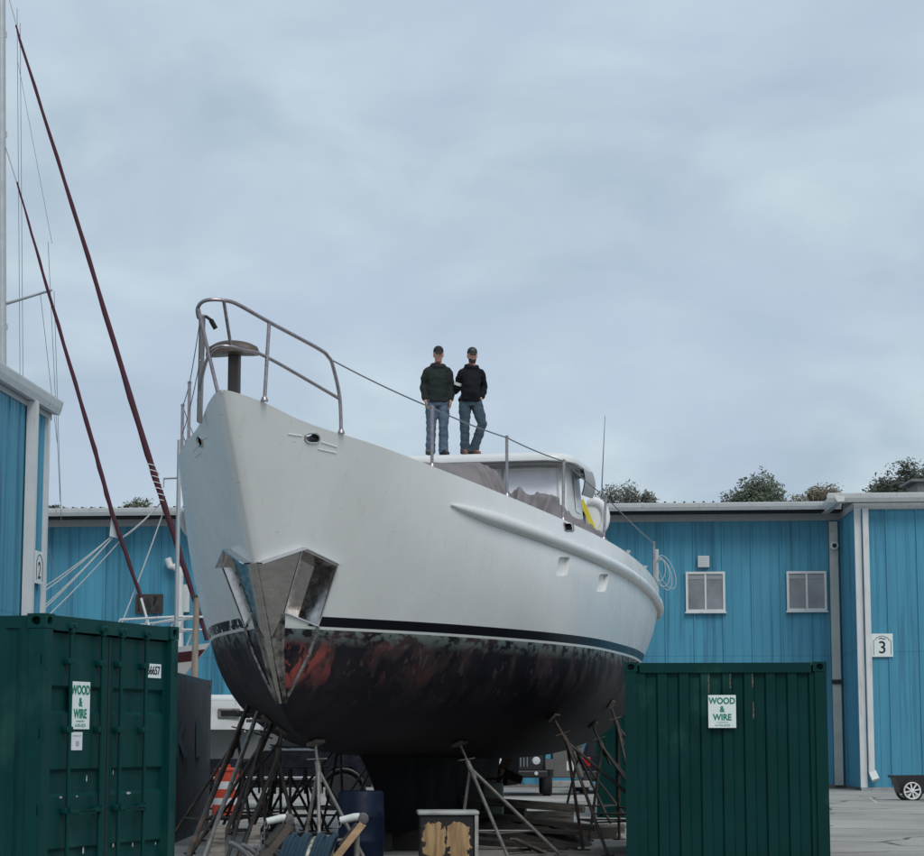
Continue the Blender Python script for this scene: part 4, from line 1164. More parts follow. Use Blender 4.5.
    for s, (sh, el, wr) in pose['arms'].items():
        sh, el, wr = V(sh), V(el), V(wr); cu = el.lerp(wr, .95)
        j.tube([V((sh.x * .45, sh.y, sh.z + .035)), sh * .92 + V((0, 0, sh.z * .08 - .005)), sh + V((sh.x * .05, 0, -.05)), sh.lerp(el, .5), el, el.lerp(wr, .45), el.lerp(wr, .86), cu], [.062, .074, .078, .072, .066, .062, .056, .044], 14)
    j.tube([V((.0 + .095 * cos(a) , .012 + .082 * sin(a), 1.472 + .030 * sin(a))) for a in [2 * pi * i / 18 for i in range(18)]], pose.get('collar', .03), 8, closed=True)
    jo = j.build('jacket', mats['jacket'], t); jo.scale = (k,) * 3; fuse(jo, .011, 2, .017, 6.)
    if 'stripe' in pose:
        a, c = pose['stripe']; q = MB(); a, c = V(a), V(c); q.tube([a, c], [.079, .077], 16); o = q.build('sleeve_stripe', mat('stripe_white', (.75, .75, .74), .6), jo)
    q = MB(); q.ell([(0, .0, 1.44, .05, .075), (0, .0, 1.49, .062, .068), (0, .004, 1.52, .060, .064)], 18); o = q.build('shirt', mats['shirt'], t, smooth=60); o.scale = (k,) * 3
    # jeans
    q = MB(); q.ell([(wx, 0, .80, .150, .115), (wx, 0, .86, .175, .128), (wx, 0, .95, .178, .128), (wx, 0, hem + .10, .165, .12)], 24)
    for s, (hp, kn, an, toe) in pose['legs'].items():
        hp, kn, an = V(hp), V(kn), V(an)
        q.tube([hp + V((0, 0, .02)), hp.lerp(kn, .4), kn, kn.lerp(an, .5), an + V((0, 0, -.01)), an + V((0, -.01, -.045))], [.100, .098, .080, .076, .078, .082], 16)
    o = q.build('jeans', mats['jeans'], t); o.scale = (k,) * 3; fuse(o, .011, 2, .015, 7.)
    # shoes
    for s, (hp, kn, an, toe) in pose['legs'].items():
        an, toe = V(an), V(toe); d = (toe - an); d.z = 0; d.normalize(); side = V((-d.y, d.x, 0))
        R = []
        for u, w_, z1 in ((-.085, .026, .07), (-.07, .042, .11), (-.02, .048, .135), (.05, .048, .115), (.11, .051, .085), (.165, .045, .068), (.195, .024, .045)):
            base = V((an.x, an.y, 0)) + d * u
            R.append([base + side * (w_ * cos(a)) + V((0, 0, max(.0, z1 / 2 + z1 / 2 * sin(a)))) for a in [2 * pi * i / 14 for i in range(14)]])
        q = MB(); q.rings(R); o = q.build('shoe', mats['shoe'], t, smooth=60); o.scale = (k,) * 3
    # cap with a peak
    q = MB(); q.ell([(hx, hy + .005, 1.69, .083, .104), (hx, hy + .005, 1.72, .084, .105), (hx, hy + .006, 1.755, .074, .094), (hx, hy + .008, 1.785, .048, .062), (hx, hy + .008, 1.798, .012, .015)], 24)
    R = []
    for y, w_ in ((.06, .070), (.095, .074), (.13, .066), (.158, .046), (.172, .018)):
        R.append([V((hx + w_ * cos(a), hy - y, 1.700 - (y - .06) * .30 - .018 * (cos(a)) ** 2 + .006 * sin(a))) for a in [2 * pi * i / 16 for i in range(16)]])
    q.rings(R); o = q.build('cap', mats['cap'], t, smooth=60); o.scale = (k,) * 3
    if mats.get('patch'):
        q = MB(); q.ell([(hx, hy - .086, 1.712, .034, .02), (hx, hy - .078, 1.765, .028, .02)], 12); p = q.build('cap_patch', mats['patch'], o, smooth=60)
    if mats.get('beard'):
        q = MB(); q.ell([(hx, hy - .030, 1.518, .026, .042), (hx, hy - .026, 1.535, .050, .064), (hx, hy - .016, 1.565, .061, .076), (hx, hy - .012, 1.590, .064, .078)], 20); p = q.build('beard', mats['beard'], t, smooth=60); p.scale = (k,) * 3
    q = MB(); q.ell([(hx, hy + .028, 1.60, .060, .070), (hx, hy + .022, 1.64, .077, .082), (hx, hy + .016, 1.70, .079, .092)], 20); p = q.build('hair', mats['hair'], t, smooth=60); p.scale = (k,) * 3
    return t
M_denim = mat('denim_blue', (.085, .125, .175), .85, var=.35, scale=7, stretch=(1, 1, .5), bump=.3, bscale=30)
M_denim2 = mat('denim_dark', (.040, .068, .092), .85, var=.35, scale=7, stretch=(1, 1, .5), bump=.3, bscale=30)
def roof_at(px, Y):
    p = pt(px, 460, Y); q = YI @ p
    return p.x, p.y, q
ROOFZ = 6.255
x, y, _ = roof_at(437.5, 36.55)
person((x, y, ROOFZ), radians(4), 1.86, 'man in dark green hoodie and pale blue jeans standing with arms at his sides', {
    'head': (.012, -.01), 'hem': .86, 'collar': .036,
    'arms': {-1: ((-.165, .01, 1.395), (-.225, .04, 1.13), (-.195, -.05, .885)), 1: ((.165, .01, 1.395), (.222, .02, 1.12), (.205, -.07, .88))},
    'legs': {-1: ((-.095, 0, .88), (-.105, -.015, .49), (-.115, .02, .09), (-.15, -.13, .02)), 1: ((.095, 0, .88), (.095, -.02, .49), (.095, .02, .09), (.14, -.12, .02))}},
    {'jacket': mat('hoodie_green', (.010, .017, .015), .9, var=.25, scale=9, bump=.3, bscale=40), 'shirt': mat('maroon_shirt', (.07, .012, .02), .9), 'jeans': M_denim,
     'shoe': mat('black_shoe', (.012, .012, .014), .6), 'cap': mat('cap_black', (.014, .014, .016), .8), 'hair': mat('hair_brown', (.03, .02, .015), .8)})
x, y, _ = roof_at(471.5, 36.45)
person((x, y, ROOFZ), radians(9), 1.82, 'bearded man in black jacket with white sleeve stripe, one knee bent', {
    'head': (.01, -.02), 'hem': .87, 'collar': .034, 'belly': .035, 'hip': -.03, 'tw': .80,
    'arms': {-1: ((-.155, .02, 1.385), (-.215, .11, 1.13), (-.27, .20, 1.07)), 1: ((.155, .02, 1.385), (.225, .09, 1.14), (.15, -.03, .94))},
    'hang': {1: (-.25, .25, -.9)},
    'stripe': ((-.194, .072, 1.215), (-.204, .088, 1.175)),
    'legs': {-1: ((-.110, 0, .88), (-.115, -.01, .49), (-.105, .03, .09), (-.115, -.12, .02)), 1: ((.075, 0, .88), (.165, -.08, .50), (.035, .05, .09), (.10, -.09, .02))}},
    {'jacket': mat('jacket_black', (.007, .008, .011), .8, spec=.2, var=.2, scale=9, bump=.25, bscale=25), 'shirt': mat('red_collar', (.16, .03, .035), .9), 'jeans': M_denim2,
     'shoe': mat('brown_shoe', (.13, .055, .035), .6, var=.2), 'cap': mat('cap_dark', (.018, .022, .022), .8), 'patch': mat('patch_grey', (.10, .11, .10), .8), 'beard': mat('beard_brown', (.055, .032, .024), .9, var=.3, scale=60), 'hair': mat('hair_dark', (.022, .016, .013), .8)})

# ================================================================== BOAT STANDS AND PROPS
def boat_stand(label, top, base, spread=.62, rot=0., m=M_rod, group='jack stands holding the yacht', apex=None, padn=None, pad=True, cat='boat stand', w=.024):
    top, base = V(top), V(base)
    t = thing('boat_stand', label, cat, (base.x, base.y, 0), 0, group)
    T = top - V((base.x, base.y, 0))
    ax = apex if apex is not None else max(.55, T.z - .35)
    A = V((T.x * (ax / T.z), T.y * (ax / T.z), ax))
    feet = []
    for i in range(3):
        a = rot + 2 * pi * i / 3; f = V((spread * cos(a), spread * sin(a), .02)); feet.append(f)
        l = MB(); l.tube([f, A], [w, w * .95], 8); l.box(f + V((0, 0, -.008)), (.14, .14, .02), rot=Matrix.Rotation(a, 3, 'Z')); l.build('leg', m, t, smooth=50)
    for i in range(3):
        p, q = feet[i].lerp(A, .28), feet[(i + 1) % 3].lerp(A, .28)
        br = MB(); br.tube([p, q], w * .55, 6); br.build('brace', m, t)
    c = MB(); d = (T - A).normalized()
    c.tube([A - d * .16, A + d * .10], w * 1.5, 10); c.build('collar', m, t, smooth=50)
    s = MB(); s.tube([A - d * .3, T - d * .05], w * .75, 8); sc = s.build('screw', m, t, smooth=50)
    h = MB(); x = d.orthogonal().normalized(); h.tube([A + d * .13 - x * .16, A + d * .13 + x * .16], .010, 6); h.build('screw_handle', m, sc)
    if pad:
        n_ = V(padn) if padn is not None else d
        b = MB(); q = n_.normalized().to_track_quat('Z', 'Y').to_matrix(); b.box(T - n_.normalized() * .03, (.20, .15, .045), rot=q, bev=.008); b.build('pad', mat('pad_ply', (.09, .075, .06), .8, var=.4, scale=8), t)
    return t
def hull_stand(label, px, py, off, spread, rot, m=M_rod, base=None):
    h = hit(px, py); p = YM @ h[0]; nn = YM.to_3x3() @ h[1]
    o = V((nn.x, nn.y, 0)); o.normalize()
    b = p + o * off if base is None else V(base)
    return boat_stand(label, p, b, spread, rot, m, padn=-nn)
hull_stand('grey boat stand under the port bow quarter, ahead of the plank pile', 459, 742, .8, .8, .5, M_rodl)
hull_stand('dark boat stand under the port side with pale pad showing', 553, 717, 1.1, .95, .15)
hull_stand('dark boat stand under the port quarter, between pad stand and container', 592, 724, .8, .85, .9)
hull_stand('dark boat stand nearest the green container under the stern', 610, 704, .7, .8, .2)
hull_stand('galvanised boat stand under the forefoot beside the blue barrel', 315, 741, .25, .5, .35, M_rodl)
hull_stand('dark boat stand under the starboard bow behind the leaning poles', 268, 718, .5, .6, .6)
hull_stand('dark boat stand under the starboard bow nearest the anchor pocket', 283, 729, .3, .55, .1)
for i, (s_, lb) in enumerate(((7.2, 'dark boat stand on the far starboard side just behind the bow stands'), (10.2, 'dark boat stand on the far starboard side hidden by the keel'), (13.4, 'dark boat stand on the far side seen past the rudder'), (15.6, 'dark boat stand furthest aft on the far starboard side'))):
    h3 = hull_pt((s_ - 1.7) / (WL_ - 1.7), 1.42); T_ = YM @ BL(h3[0], -h3[1], h3[2] - .01); b_ = YM @ BL(h3[0], -h3[1] - .6, 0)
    boat_stand(lb, T_, b_, .75, .4 + i * .5, M_rod, padn=V((.45, -.1, .85)))
T_ = YM @ BL(16.9, 1.0, 1.62); b_ = YM @ BL(17.1, 1.5, 0)
boat_stand('dark boat stand under the very stern before the hidden green container', T_, b_, .75, .7, M_rod)
def prop(px, py, bx, bY, r, m, label):
    h = hit(px, py); p = YM @ h[0]; b = pt(bx, 800, bY); t = thing('shore_pole', label, 'pole', (b.x, b.y, 0), 0, 'leaning poles under the starboard bow')
    T = p - V((b.x, b.y, 0)); k = MB(); k.tube([V((0, 0, .01)), T], r, 10); k.build('pole', m, t, smooth=50)
    k = MB(); k.box((0, 0, .012), (.18, .18, .024)); k.build('foot_plate', m, t)
    k = MB(); k.tube([T * .94 - V((.11, 0, 0)), T * .94 + V((.11, 0, 0))], r * .7, 8); k.build('head_bar', m, t)
prop(248, 706, 183, 26.6, .034, M_rod, 'dark leaning pole closest to the grey container under the bow')
prop(258, 712, 200, 26.9, .030, M_rodl, 'pale rusty leaning pole between two dark poles under the bow')
prop(272, 724, 212, 27.4, .030, M_rod, 'dark leaning pole furthest from the grey container under the bow')
# a row of spare stands stored behind the bow
random.seed(11)
SPARE = ['dark spare boat stand stored next to the traffic barrel', 'dark spare boat stand second from the traffic barrel', 'dark spare boat stand third from the traffic barrel', 'dark spare boat stand fourth from the traffic barrel', 'dark spare boat stand fifth from the traffic barrel', 'dark spare boat stand stored nearest the blue barrel']
for i, px in enumerate((243, 259, 275, 290, 305, 322)):
    b = pt(px, 800, 37.5 + .5 * (i % 2)); boat_stand(SPARE[i], (b.x, b.y, 1.12), (b.x, b.y, 0), .55, .3 + i * .8, M_rod, 'spare boat stands stored behind the bow', apex=.95, pad=False, w=.026)
# two spare stands near the camera with tilted plywood heads and a chain
def near_stand(px, py, Y, rz, label, woodm):
    p = pt(px, py, Y); t = thing('boat_stand', label, 'boat stand', (p.x, p.y, 0), rz, 'spare boat stands near the camera')
    H = p.z
    for i in range(3):
        a = 2 * pi * i / 3 + .3; l = MB(); l.tube([V((.5 * cos(a), .5 * sin(a), .02)), V((.03 * cos(a), .03 * sin(a), H - .38))], .02, 8); l.build('leg', M_rodl, t, smooth=50)
    s = MB(); s.tube([V((0, 0, H - .55)), V((0, 0, H - .03))], .022, 8); s.build('screw', M_rodl, t, smooth=50)
    hd = MB(); hd.tube([V((-.13, 0, H - .005)), V((-.02, 0, H + .02)), V((.02, 0, H + .022))], [.027, .031, .031], 12); hd.build('cap_tube', mat('cap_tube_white', (.55, .56, .53), .5, var=.15, scale=12), t, smooth=50)
    kn = MB(); kn.lathe([(0, -.04), (.035, -.035), (.046, 0), (.035, .035), (0, .04)], (.045, 0, H + .01), 14, axis='Y'); kn.build('pivot', mat('pivot_grey', (.11, .10, .10), .5, .4), t, smooth=60)
    w_ = MB(); d = V((-.62, 0, -.78)); w_.bar(V((.045, 0, H - .03)), V((.045, 0, H - .03)) + d * .33, .22, .055, up=(.78, 0, -.62)); w_.build('pad', woodm, t)
    w_ = MB(); w_.bar(V((-.005, 0, H - .03)), V((-.005, 0, H - .03)) + d * .20, .20, .022, up=(.78, 0, -.62)); w_.build('pad_back', M_darkwood, t)
    chn = MB()
    for i in range(9):
        c = V((-.135 - .012 * i, 0, H - .03 - .042 * i)); a = pi / 2 * (i % 2)
        chn.tube([c + V((.011 * cos(q) * cos(a), .011 * cos(q) * sin(a), .026 * sin(q))) for q in [2 * pi * k / 10 for k in range(10)]], .0045, 5, closed=True)
    chn.build('chain', mat('chain_grey', (.28, .28, .29), .4, .8), t)
near_stand(357, 820, 17.2, 0., 'spare boat stand with fresh plywood pad and chain near the blue barrel', M_wood)
near_stand(283, 821, 17.6, .25, 'spare boat stand with dark old pad and chain beside the rope coil', mat('pad_old', (.075, .06, .05), .85, var=.4, scale=6))
# ropes and hoses hung between them
rc = thing('rope_coil', 'dark teal coil of rope with a pale fleck strand', 'rope', pt(306, 856, 16.8))
m = MB(); m2 = MB()
for i in range(13):
    x = -.17 + .028 * i; P = []
    for j in range(15):
        a = pi * j / 14; P.append(V((x + .03 * cos(a) - (.06 if j < 7 else -.03) * (1 - sin(a)) , .13 * cos(a), -.12 + .26 * sin(a) + .02 * sin(i * 1.7))))
    P = [V((p.x + .35 * p.z, p.y, p.z)) for p in P]; P = [V((P[0].x - .16, P[0].y, -.5))] + P + [V((P[-1].x + .03, P[-1].y, -.5))]
    (m2 if i == 7 else m).tube(P, .019, 8)
m.build('strands', mat('rope_teal', (.012, .036, .058), .85, var=.35, scale=30, bump=.5, bscale=60), rc, smooth=60)
m2.build('fleck_strand', mat('rope_fleck', (.30, .31, .24), .85, var=.9, scale=22), rc, smooth=60)
st_ = MB(); st_.bar((.0, .0, -.95), (.0, .0, .10), .07, .07); st_.build('post', M_oldwood, rc)
hs = thing('grey_hose', 'loops of grey hose lying before the bow poles', 'hose', pt(272, 856, 17.6))
m = MB()
for i in range(5):
    P = [V((-.30 + .11 * i + .10 * sin(j * .5 + i), .06 * i, -.95 + .0)) for j in range(1)]
    P = [V((-.34 + .09 * i + .55 * (j / 10) ** 1.3, .05 * i, .10 - .02 * i - .9 * (j / 10) ** 2.2)) for j in range(11)]
    m.tube(P, .021, 8)
m.build('hose', mat('hose_grey', (.085, .09, .10), .6), hs, smooth=60)
post = thing('timber_post', 'weathered grey square post beside the rope coil', 'post', (pt(328, 856, 17.0).x, 17.0, 0))
m = MB(); m.box((0, 0, .43), (.085, .085, .86), bev=.006); m.build('post', M_oldwood, post)
for i, (px, py, Y, ln) in enumerate(((216, 826, 24., .5), (252, 826, 25., .6))):
    b = pt(px, py, Y); o = thing('grey_board', ['tapered grey board leaning near the grey container', 'tapered grey board leaning before the stored stands'][i], 'board', (b.x, b.y, 0), .2, 'leaning grey boards')
    m = MB(); m.add([V((-.16, 0, .0)), V((.10, 0, 0)), V((.12, .25, b.z)), V((.04, .25, b.z)), V((-.16, .03, .0)), V((.10, .03, 0)), V((.12, .28, b.z)), V((.04, .28, b.z))], [(0, 1, 2, 3), (4, 5, 6, 7), (0, 1, 5, 4), (1, 2, 6, 5), (2, 3, 7, 6), (3, 0, 4, 7)])
    m.build('board', M_oldwood, o)

# keel blocks, barrel, peeling block
def wblock(label, loc, d, rz, m, group, name='keel_block'):
    o = MB().box((0, 0, d[2] / 2), d, bev=.012).build(name, m, None, loc=loc, rot=(0, 0, rz)); return tag(o, label, 'timber', group)
kb = [(8.2, 'front'), (11.0, 'middle'), (13.8, 'rear')]
for s, nm in kb:
    w_ = YM @ BL(s, 0, 0); wblock('dark timber block under the keel, %s of three' % nm, (w_.x, w_.y, 0), (.30, 1.1, .278), pi / 2 - TH, M_darkwood, 'keel blocks')
br = thing('barrel', 'dark navy plastic barrel standing before the keel', 'barrel', (pt(361, 800, 28.0).x, 28.0, 0))
m = MB(); m.lathe([(.0, .02), (.26, .0), (.285, .03), (.29, .28), (.30, .30), (.30, .33), (.29, .35), (.29, .58), (.30, .60), (.30, .63), (.29, .65), (.285, .90), (.26, .93), (.245, .93), (.245, .90), (.0, .90)], (0, 0, 0), 28)
m.build('drum', mat('barrel_navy', (.002, .007, .024), .5, var=.2, scale=4, dirt=(.02, .025, .04), dirt_amt=.3, spec=.2), br, smooth=40)
m = MB(); m.lathe([(0, .0), (.035, 0), (.035, .025), (0, .03)], (.13, 0, .90), 12); m.build('bung', M_black, br)
cr2 = thing('peeling_block', 'wooden block with peeling black paint and white capped top', 'block', (pt(446, 820, 28.4).x, 28.4, 0), radians(3))
def peel_mat():
    m = bpy.data.materials.new('peeling_paint'); m.use_nodes = True; nt = m.node_tree; N = nt.nodes; L = nt.links; b = N['Principled BSDF']; b.inputs['Roughness'].default_value = .8
    tc = N.new('ShaderNodeTexCoord'); mp = N.new('ShaderNodeMapping'); mp.inputs['Scale'].default_value = (9, 9, 1); L.new(tc.outputs['Object'], mp.inputs['Vector'])
    n = N.new('ShaderNodeTexNoise'); n.inputs['Scale'].default_value = 2.2; n.inputs['Detail'].default_value = 8; L.new(mp.outputs['Vector'], n.inputs['Vector'])
    r = N.new('ShaderNodeValToRGB'); L.new(n.outputs['Fac'], r.inputs['Fac']); r.color_ramp.elements[0].position = .35; r.color_ramp.elements[0].color = (.22, .13, .06, 1); r.color_ramp.elements[1].position = .6; r.color_ramp.elements[1].color = (.42, .28, .14, 1)
    n2 = N.new('ShaderNodeTexNoise'); n2.inputs['Scale'].default_value = 14; n2.inputs['Detail'].default_value = 6; L.new(tc.outputs['Object'], n2.inputs['Vector'])
    sp = N.new('ShaderNodeSeparateXYZ'); L.new(tc.outputs['Object'], sp.inputs['Vector'])
    def M(op, a, c):
        x = N.new('ShaderNodeMath'); x.operation = op
        for i, v in enumerate((a, c)):
            if isinstance(v, (int, float)): x.inputs[i].default_value = v
            else: L.new(v, x.inputs[i])
        return x.outputs[0]
    # two bare ovals where the paint has come off
    ds = []
    for cx in (-.155, .145):
        u = M('POWER', M('ABSOLUTE', M('DIVIDE', M('SUBTRACT', sp.outputs['X'], cx), .155), 0.), 3.)
        v = M('POWER', M('ABSOLUTE', M('DIVIDE', M('SUBTRACT', sp.outputs['Z'], .30), .25), 0.), 3.)
        ds.append(M('ADD', u, v))
    d = M('ADD', M('MINIMUM', ds[0], ds[1]), M('MULTIPLY', M('SUBTRACT', n2.outputs['Fac'], .5), 3.2))
    k = N.new('ShaderNodeMapRange'); k.inputs['From Min'].default_value = .75; k.inputs['From Max'].default_value = .85; L.new(d, k.inputs['Value'])
    x = N.new('ShaderNodeMix'); x.data_type = 'RGBA'; L.new(k.outputs['Result'], x.inputs['Factor']); L.new(r.outputs['Color'], x.inputs['A']); x.inputs['B'].default_value = (.012, .012, .013, 1)
    L.new(x.outputs['Result'], b.inputs['Base Color']); return m
m = MB(); m.box((0, 0, .31), (.68, .45, .62), bev=.015); m.build('block', peel_mat(), cr2)
m = MB(); m.box((0.02, 0, .65), (.78, .52, .055), bev=.02); m.build('cap_board', mat('cap_board', (.36, .37, .37), .6, var=.3, scale=5), cr2)
m = MB(); m.box((.375, 0, .31), (.05, .50, .615), bev=.01); m.build('side_board', mat('side_board', (.30, .30, .28), .7, var=.3, scale=5), cr2)

# pile of planks
random.seed(21)
PL = [('long dark plank lying across the heap', 512, 803, 33.5, 2.6, .25, .08, -.28, .35, .10), ('dark plank under the long one in the heap', 505, 812, 33.2, 2.3, .25, .06, -.20, .22, .05),
      ('pale short board tilted at the near end of the heap', 533, 829, 31.0, .8, .14, .03, .72, .06, .35), ('thin grey batten lying in front of the heap', 500, 832, 31.2, 2.2, .07, .03, .30, .05, .08),
      ('square timber block at the far side of the heap', 546, 797, 37.0, .9, .22, .26, .05, .12, 0.), ('dark flat timber under the square block', 556, 806, 36.0, 2.2, .4, .14, -.04, .07, 0.),
      ('broken dark board lowest in the heap', 525, 826, 32.0, 1.5, .2, .04, .05, .08, .1), ('dark offcut between heap and stand', 549, 835, 31.4, .55, .12, .05, -.5, .03, 0.), ('small split offcut beside the batten', 518, 838, 30.9, .5, .09, .04, .9, .03, 0.),
      ('grey beam with its end showing at the heap top', 521, 797, 34.2, 2.0, .18, .12, -.33, .52, .06)]
PL += [('thick dark timber baulk behind the scrap heap', 487, 806, 36.2, 1.8, .3, .28, .12, .0, 0.), ('dark baulk laid on the timber behind the heap', 480, 799, 36.4, 1.5, .28, .24, -.15, .285, 0.), ('dark crosswise timber right of the heap', 570, 812, 35.2, 1.6, .24, .18, .5, .0, 0.),
       ('dark plank leaning on the far timber right of the keel', 535, 800, 38.0, 2.0, .22, .05, .9, .25, .18), ('dark baulk lying left of the keel behind the barrel', 335, 830, 31.5, 1.6, .28, .26, .2, .0, 0.), ('dark short block left of the barrel', 318, 838, 30.6, .7, .26, .22, .7, .0, 0.)]
for lb, px, py, Y, ln, w_, th, a, z, tilt in PL:
    p = pt(px, py, Y)
    mm = M_oldwood if ('pale' in lb or 'grey' in lb or 'square' in lb) else M_darkwood
    o = MB().box((0, 0, 0), (ln, w_, th), bev=.006).build('plank', mm, None, loc=(p.x, Y, z + th / 2), rot=(0, tilt, a)); tag(o, lb, 'plank', 'scrap timber heap')
hp = MB(); random.seed(9)
R = []
for i in range(13):
    r = []
    for j in range(19):
        x = -1.3 + 2.6 * j / 18; y = -.8 + 1.6 * i / 12; h = max(0, .42 * (1 - (x / 1.3) ** 2) * (1 - (y / .8) ** 2)); r.append(V((x, y, h + .10 * noise.noise(V((x * 4, y * 4, 2))) * (h > 0) - .02)))
    R.append(r)
hp.grid(R); o = hp.build('debris', mat('debris_dark', (.035, .032, .03), .9, var=.6, scale=8, bump=.8, bscale=12), None, loc=(pt(508, 810, 33.6).x, 33.6, 0)); tag(o, 'dark heap of yard debris under the planks', 'debris', None, 'stuff')
jc = thing('jerrycan', 'pale grey green plastic can standing on the scrap heap', 'can', (pt(492, 790, 34.9).x, 34.9, .34), .2)
m = MB(); m.box((0, 0, .28), (.34, .22, .54), bev=.04); m.build('can', mat('can_green', (.20, .24, .20), .6, var=.15), jc, smooth=50)
m = MB(); m.tube([V((-.08, 0, .54)), V((-.08, 0, .61)), V((.08, 0, .61)), V((.08, 0, .54))], .018, 8); m.lathe([(0, .54), (.04, .54), (.04, .60), (0, .60)], (.13, 0, 0), 12); m.build('handle', M_black, jc)

# traffic barrel
tb = thing('traffic_barrel', 'orange and white traffic barrel beside the grey container', 'barrel', (pt(226.5, 800, 43.6).x, 43.6, 0))
def band(r0, r1, z0, z1, mm, nm):
    m = MB(); m.lathe([(0, z0), (r0, z0), (r1, z1), (0, z1)], (0, 0, 0), 24); m.build(nm, mm, tb, smooth=40)
M_or = mat('barrel_orange', (.50, .055, .025), .5, var=.1, scale=4); 
m = MB(); m.lathe([(0, 0), (.33, 0), (.33, .07), (.30, .09), (0, .09)], (0, 0, 0), 24); m.build('base', M_rubber, tb)
z = .091
for i, h in enumerate((.20, .13, .17, .15, .20)):
    r = .285 - .012 * i; band(r, r - .006, z, z + h - .001, M_or if i % 2 == 0 else M_white, 'band'); z += h
m = MB(); m.lathe([(0, z), (.25, z), (.25, z + .04), (.19, z + .06), (0, z + .06)], (0, 0, 0), 24); m.box((0, 0, z + .09), (.14, .03, .07)); m.build('lid', M_or, tb, smooth=40)

# ================================================================== OTHER BOATS
def small_hull(L, B, zd0, zd1, zwl, zb, rake, mats, rows_top=(0, .25, .6, 1), fn=lambda s: 1.):
    m = MB(); ns = 26; R = []
    for i in range(ns + 1):
        u = i / ns; uu = u ** 1.2
        bd = B / 2 * min(1, sin(min(1., uu * 1.45) * pi / 2)) * (1 - .35 * max(0, (u - .65) / .35) ** 2) + .03
        bw = B / 2 * .88 * min(1, max(0, sin(min(1., max(0, uu - .03) * 1.35) * pi / 2))) * (1 - .5 * max(0, (u - .65) / .35) ** 2) + .02
        zd = zd0 + (zd1 - zd0) * (1 - (1 - u) ** 2)
        row = []
        for q in rows_top:
            row.append((rake * q * (1 - u) ** 2 * 1. + u * L, bd + (bw - bd) * q, zd + (zwl - zd) * q))
        zk = zwl - (zwl - zb) * sin(pi * min(1, .08 + u * .9)) ** .7
        for k in range(1, 7):
            a = k / 6 * pi / 2
            row.append((rake * (1 - u) ** 2 * (1 + .5 * sin(a)) + u * L, bw * cos(a), zwl + (zk - zwl) * sin(a)))
        R.append([V((s, -b, z)) for s, b, z in row] + [V((s, b, z)) for s, b, z in reversed(row[:-1])])
    nr = len(R[0]); nt_ = len(rows_top)
    o = len(m.v); m.v += [tuple(p) for r in R for p in r]
    for i in range(ns):
        for j in range(nr - 1):
            q = min(j, nr - 2 - j)
            m.f.append((i * nr + j, i * nr + j + 1, (i + 1) * nr + j + 1, (i + 1) * nr + j)); m.m.append(q if q < nt_ - 1 else nt_ - 1)
        m.f.append((i * nr, (i + 1) * nr, (i + 1) * nr + nr - 1, i * nr + nr - 1)); m.m.append(nt_)
    m.f.append(tuple(ns * nr + j for j in range(nr))); m.m.append(0)
    m.f.append(tuple(range(nr))); m.m.append(0)
    return m.mesh('hull', mats, 40, merge=.001)
def addmesh(name, me, parent):
    o = bpy.data.objects.new(name, me); C.objects.link(o); o.parent = parent; return o
M_maroon = mat('maroon_paint', (.075, .018, .022), .4, var=.15, scale=3)
M_sail = mat('maroon_canvas', (.060, .012, .022), .85, var=.25, scale=12)
M_alu = mat('mast_grey', (.46, .48, .49), .4, .35, var=.06, scale=3)
M_cream = mat('cream_hull', (.58, .56, .52), .4, var=.06, scale=2)
bow = pt(211, 643, 53.0); ang = atan2(.34, -.94)
sb = thing('sailing_yacht', 'maroon banded sailing yacht with furled maroon headsails and grey mast', 'sailboat', (bow.x, bow.y, 0), ang)
SI = (Matrix.Translation((bow.x, bow.y, 0)) @ Matrix.Rotation(ang, 4, 'Z')).inverted()
zb_ = bow.z
addmesh('hull', small_hull(13, 3.7, zb_, zb_ - .75, 1.7, .9, 1.9, [M_white, M_maroon, M_cream, mat('blue_bottom', (.02, .03, .06), .8), M_cream], (0, .07, .2, 1)), sb)
k = MB(); k.rings([[V((5.6 + 1.7 * cos(a) * w_, .18 * sin(a) * w_, z)) for a in [2 * pi * i / 16 for i in range(16)]] for z, w_ in ((.0, .8), (.5, .95), (1.2, 1.15))]); k.build('keel', mat('blue_bottom', (.02, .03, .06)), sb, smooth=50)
k = MB(); k.rings([[V((4.2 + 6 * u, v * w_, z)) for u, v in ((0, -.5), (.1, -1), (1, -1), (1, 1), (.1, 1), (0, .5))] for z, w_ in ((zb_ - .6, 1.05), (zb_ - .05, .95), (zb_ + .05, .8))]); k.build('cabin', M_white, sb)
def sl(px, py, u):
    """local point: on the plane of the sailing yacht's centreline, seen at (px, py)"""
    o, d = ray(px, py); n_ = V((sin(ang), -cos(ang), 0)); kk = (V((bow.x, bow.y, 0)) - o).dot(n_) / d.dot(n_)
    return SI @ (o + d * kk)
mb = sl(1.5, 420, 0); mr = sl(.5, 0, 0); rk = (mr.x - mb.x) / (mr.z - mb.z)
def mx_(z): return mb.x + rk * (z - mb.z)
mt = V((mb.x, 0, 23.))
k = MB(); k.rings([[V((mx_(z) + .15 * cos(a) * (1 if cos(a) > 0 else .9), .115 * sin(a), z)) for a in [2 * pi * i / 16 for i in range(16)]] for z in (zb_ - .6, 23.)]); k.build('mast', M_alu, sb, smooth=60)
for py in (118 / 3.567 * 1., 133, 326):
    q = sl(3, py, 0); k = MB(); k.box((mx_(q.z) - .05, -.13, q.z), (.10, .06, .16)); k.build('mast_fitting', M_white, sb)
sp_ = sl(47, 288, 0); sr = sl(4, 303.5, 0)
k = MB(); k.tube([V((mx_(sr.z), -.1, sr.z)), V((sp_.x, -.25, sp_.z))], [.045, .032], 8); k.build('spreader', M_alu, sb, smooth=50)
f_top, f_bot = sl(4, -20, 0), sl(208, 641, 0)
f_dir = f_bot - f_top
